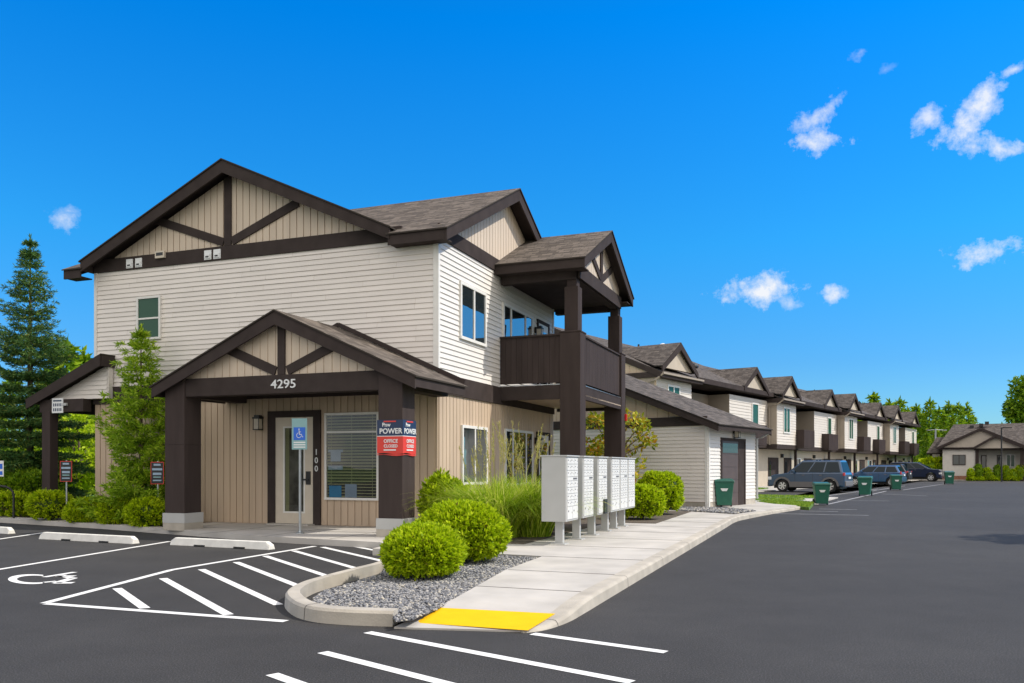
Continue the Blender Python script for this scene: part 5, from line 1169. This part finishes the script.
# far conifers: four built, the rest copied with their parts
prot = []
for k, (H, Rb, mt) in enumerate(((12.5, 2.7, 'lf_far'), (12.5, 2.3, 'lf_far'), (12.5, 2.7, 'lf_far'))):
    prot.append(conifer('conifer', '', 'tree', (0, -400), H, Rb, 17, 7, M_[mt], twig=.45, droop=.25, blade=(.8, .13), per=4, group='conifers behind the row houses', seed=30+k, power=1.0, up=.3))
far = [(852, 395, 128, 0), (873.6, 388.5, 130, 0), (889, 395.5, 135, 1), (900, 394.5, 128, 0), (916, 400.5, 140, 2), (930, 395.5, 126, 0), (939, 404, 118, 0), (948.6, 398, 130, 1), (958, 399.5, 127, 2), (966.6, 399.5, 133, 1), (881, 404, 122, 1), (908, 405, 122, 0),
       (923, 407, 135, 1), (944, 409, 114, 2), (972, 412, 140, 0), (980, 421.5, 135, 1), (1002, 421, 135, 0), (841, 401, 125, 1), (863, 400, 137, 2), (927, 430, 108, 0), (937, 426, 104, 1), (953, 412, 112, 0)]
ordi = 'first second third fourth fifth sixth seventh eighth ninth tenth eleventh twelfth'.split()
first = [True]*3
lab_far = {}
srt = sorted(range(len(far)), key=lambda i: far[i][0])
for rank, i in enumerate(srt):
    px, py, Y, k = far[i]; H = ((HZ-py)/F_*Y+CH)*.93
    t = prot[k] if first[k] else copy_tree(prot[k]); first[k] = False
    s = H/12.5; t.location = ((px-512)/F_*Y, Y, 0); t.rotation_euler = (0, 0, rank*1.3); t.scale = (s, s, s)
    n = (ordi[rank]+' from the left' if rank < 11 else (ordi[len(far)-1-rank]+' from the right' if rank < len(far)-1 else 'rightmost'))
    t['label'] = 'distant green conifer, %s in the line of trees behind the houses' % n
# trees behind, left of the building
for i, (px, py, Y, k, lab) in enumerate(((66, 344, 44, 0, 'pointed light green conifer showing between spruce and building wall'), (83, 352, 48, 1, 'slim conifer right against the left wall corner, far behind'), (47, 372, 40, 0, 'light green conifer half hidden by the spruce'),
                                   (12, 380, 50, 2, 'dark conifer behind the spruce near the left edge'), (-8, 400, 46, 0, 'light green conifer cut by the left edge of the picture'), (92, 380, 52, 0, 'small light conifer seen through the side porch'))):
    H = (HZ-py)/F_*Y+CH; t = copy_tree(prot[k]); s = H/12.5; t.location = ((px-512)/F_*Y, Y, 0); t.scale = (s*1.15, s*1.15, s); t['label'] = lab; t['group'] = 'conifers behind the left lawn'
broadleaf('leafy_tree', 'bright green leafy tree seen through the side porch opening', 'tree', ((78-512)/F_*33, 33), 3.9, 2.1, 60, 160, .16, M_['lf_bush'], seed=41, zc=.5, zr=.45)
broadleaf('dark_tree', 'large dark tree at the right edge behind the bungalow roof', 'tree', ((1040-512)/F_*104, 104), 13.0, 3.7, 90, 130, .5, M_['lf_bush_d'], seed=42)
broadleaf('roadside_tree', 'roadside tree outside the right of the view that throws the shadow on the asphalt', 'tree', (18.3, 16.3), 8.2, 2.1, 75, 170, .24, M_['lf_bush_d'], seed=43, zc=.72, zr=.24)
broadleaf('golden_shrub', 'yellow green shrub with orange tips between balcony posts and garage wall', 'shrub', (3.5, 28.4), 3.75, 1.2, 38, 60, .17, M_['lf_gold'], seed=44, zc=.52, zr=.44)
broadleaf('row_shrub', 'small bright shrub by the ground floor doors beside the slate grey SUV', 'shrub', RW(.2, -4.4), 1.5, .5, 12, 60, .15, M_['lf_bush'], seed=45, zc=.5, zr=.5)
# hedge in front of the bungalow
hl = [(971.2, .34, 1.25, 1), (978.8, .44, 1.7, 1), (988, .5, 1.35, 0), (998, .42, 1.65, 1), (1006.5, .46, 1.6, 1), (1014, .5, 1.2, 0), (1021.5, .6, 1.75, 1), (972, .5, .42, 0), (979, .6, .42, 0), (989.5, .6, .5, 0), (996, .6, .35, 0), (1009, .75, .5, 0), (1017, .5, .4, 0)]
for i, (px, r_, h_, k) in enumerate(hl):
    nm = ('columnar shrub' if h_ > 1.1 else 'low green mound')
    kk = [j for j in range(len(hl)) if (hl[j][2] > 1.1) == (h_ > 1.1)].index(i)
    lab = '%s before the bungalow, %s from the left' % (nm, ordi[kk])
    t = bush('bungalow_shrub', lab, 'shrub', ((px-512)/F_*86.5, 91.2 if False else 91.0 if False else 86.6, .02), r_*.9, r_*.9, h_*.97, 1500, .15, M_['lf_bush'] if k == 0 or i % 2 == 0 else M_['lf_bush_d'], 'shrubs before the bungalow', 50+i, amp=.08)
    coreblob(t, r_*.9, r_*.9, h_*.97, M_['lf_bush_d'])
t = bush('long_hedge', 'long bright green hedge between the pickup and the bungalow', 'hedge', ((941-512)/F_*92, 92.0, .02), 3.4, 1.2, 2.3, 4000, .34, M_['lf_bush'], None, 71, amp=.12); coreblob(t, 3.4, 1.2, 2.3, M_['lf_bush_d'])

# ornamental grasses
def clump(label, loc, h, rad, nb_, npl, seed):
    t = thing('ornamental_grass', label, 'grass clump', (*loc, .13), 0, 'tall ornamental grasses beside the mailboxes'); r = np.random.default_rng(seed)
    def strips(n, L0, w0, spread, bend, root, plume=False):
        V = []; F = []
        for i in range(n):
            a = r.uniform(0, 6.3); rr = root*r.uniform(0, 1)**.5; b = np.array([math.cos(a)*rr, math.sin(a)*rr, 0])
            a2 = a+r.normal()*.6; d = np.array([math.cos(a2), math.sin(a2), 0]); L = L0*r.uniform(.6, 1.1); sp = spread*r.uniform(.1, 1); bd = bend*r.uniform(.3, 1.2); S = 7
            side = np.array([-d[1], d[0], 0])*w0*r.uniform(.7, 1.2); tw = r.uniform(-.8, .8); side = side*math.cos(tw)+d*w0*math.sin(tw); n0 = len(V)
            for k in range(S+1):
                q = k/S; p = b+d*L*(sp*q+bd*q*q*.7)+np.array([0, 0, L*(q-bd*.62*q**3)]); ww = (1-q)**.6 if not plume else .5
                V += [p-side*ww, p+side*ww]
            for k in range(S): F.append((n0+2*k, n0+2*k+1, n0+2*k+3, n0+2*k+2))
        return V, F
    V, F = strips(nb_, h, .010, .45, .95, rad); me = bpy.data.meshes.new('blades'); me.from_pydata([tuple(v) for v in V], [], F); me.materials.append(M_['lf_grass'])
    o = bpy.data.objects.new('blades', me); COL.objects.link(o); o.parent = t
    st = MB(); P = []; D = []
    for i in range(npl):
        a = r.uniform(0, 6.3); sp = r.uniform(.0, .34); L = h*r.uniform(1.0, 1.5); d = np.array([math.cos(a), math.sin(a), 0]); b = d*rad*.5*r.uniform(0, 1)
        pts = [b+d*L*sp*q**1.4+np.array([0, 0, L*q]) for q in (0, .35, .7, 1)]
        st.tube(pts, [.004, .004, .0035, .002], 3, cap=False)
        for j in range(60):
            q = .74+.26*r.uniform(0, 1); p = b+d*L*sp*q**1.4+np.array([0, 0, L*q]); P.append(p); D.append(r.normal(size=3)*.35+np.array([0, 0, 1]))
    st.build('stems', M_['lf_plume'], t); n = len(P); leafmesh('plumes', P, D, .06*rng.uniform(.6, 1.3, n), .006, M_['lf_plume'], t)
clump('ornamental grass clump nearest the building corner, behind the clipped shrubs', B(1.7, -1.35), 1.5, .36, 2200, 12, 61)
clump('fullest ornamental grass clump in the middle of the bed', B(2.2, -1.75), 1.55, .38, 2500, 16, 62)
clump('ornamental grass clump right beside the nearest mailbox', B(2.75, -1.25), 1.5, .36, 2200, 3, 63)
clump('ornamental grass clump behind the nearest mailbox, before the wide window', B(2.0, .3), 1.6, .36, 1700, 16, 64)
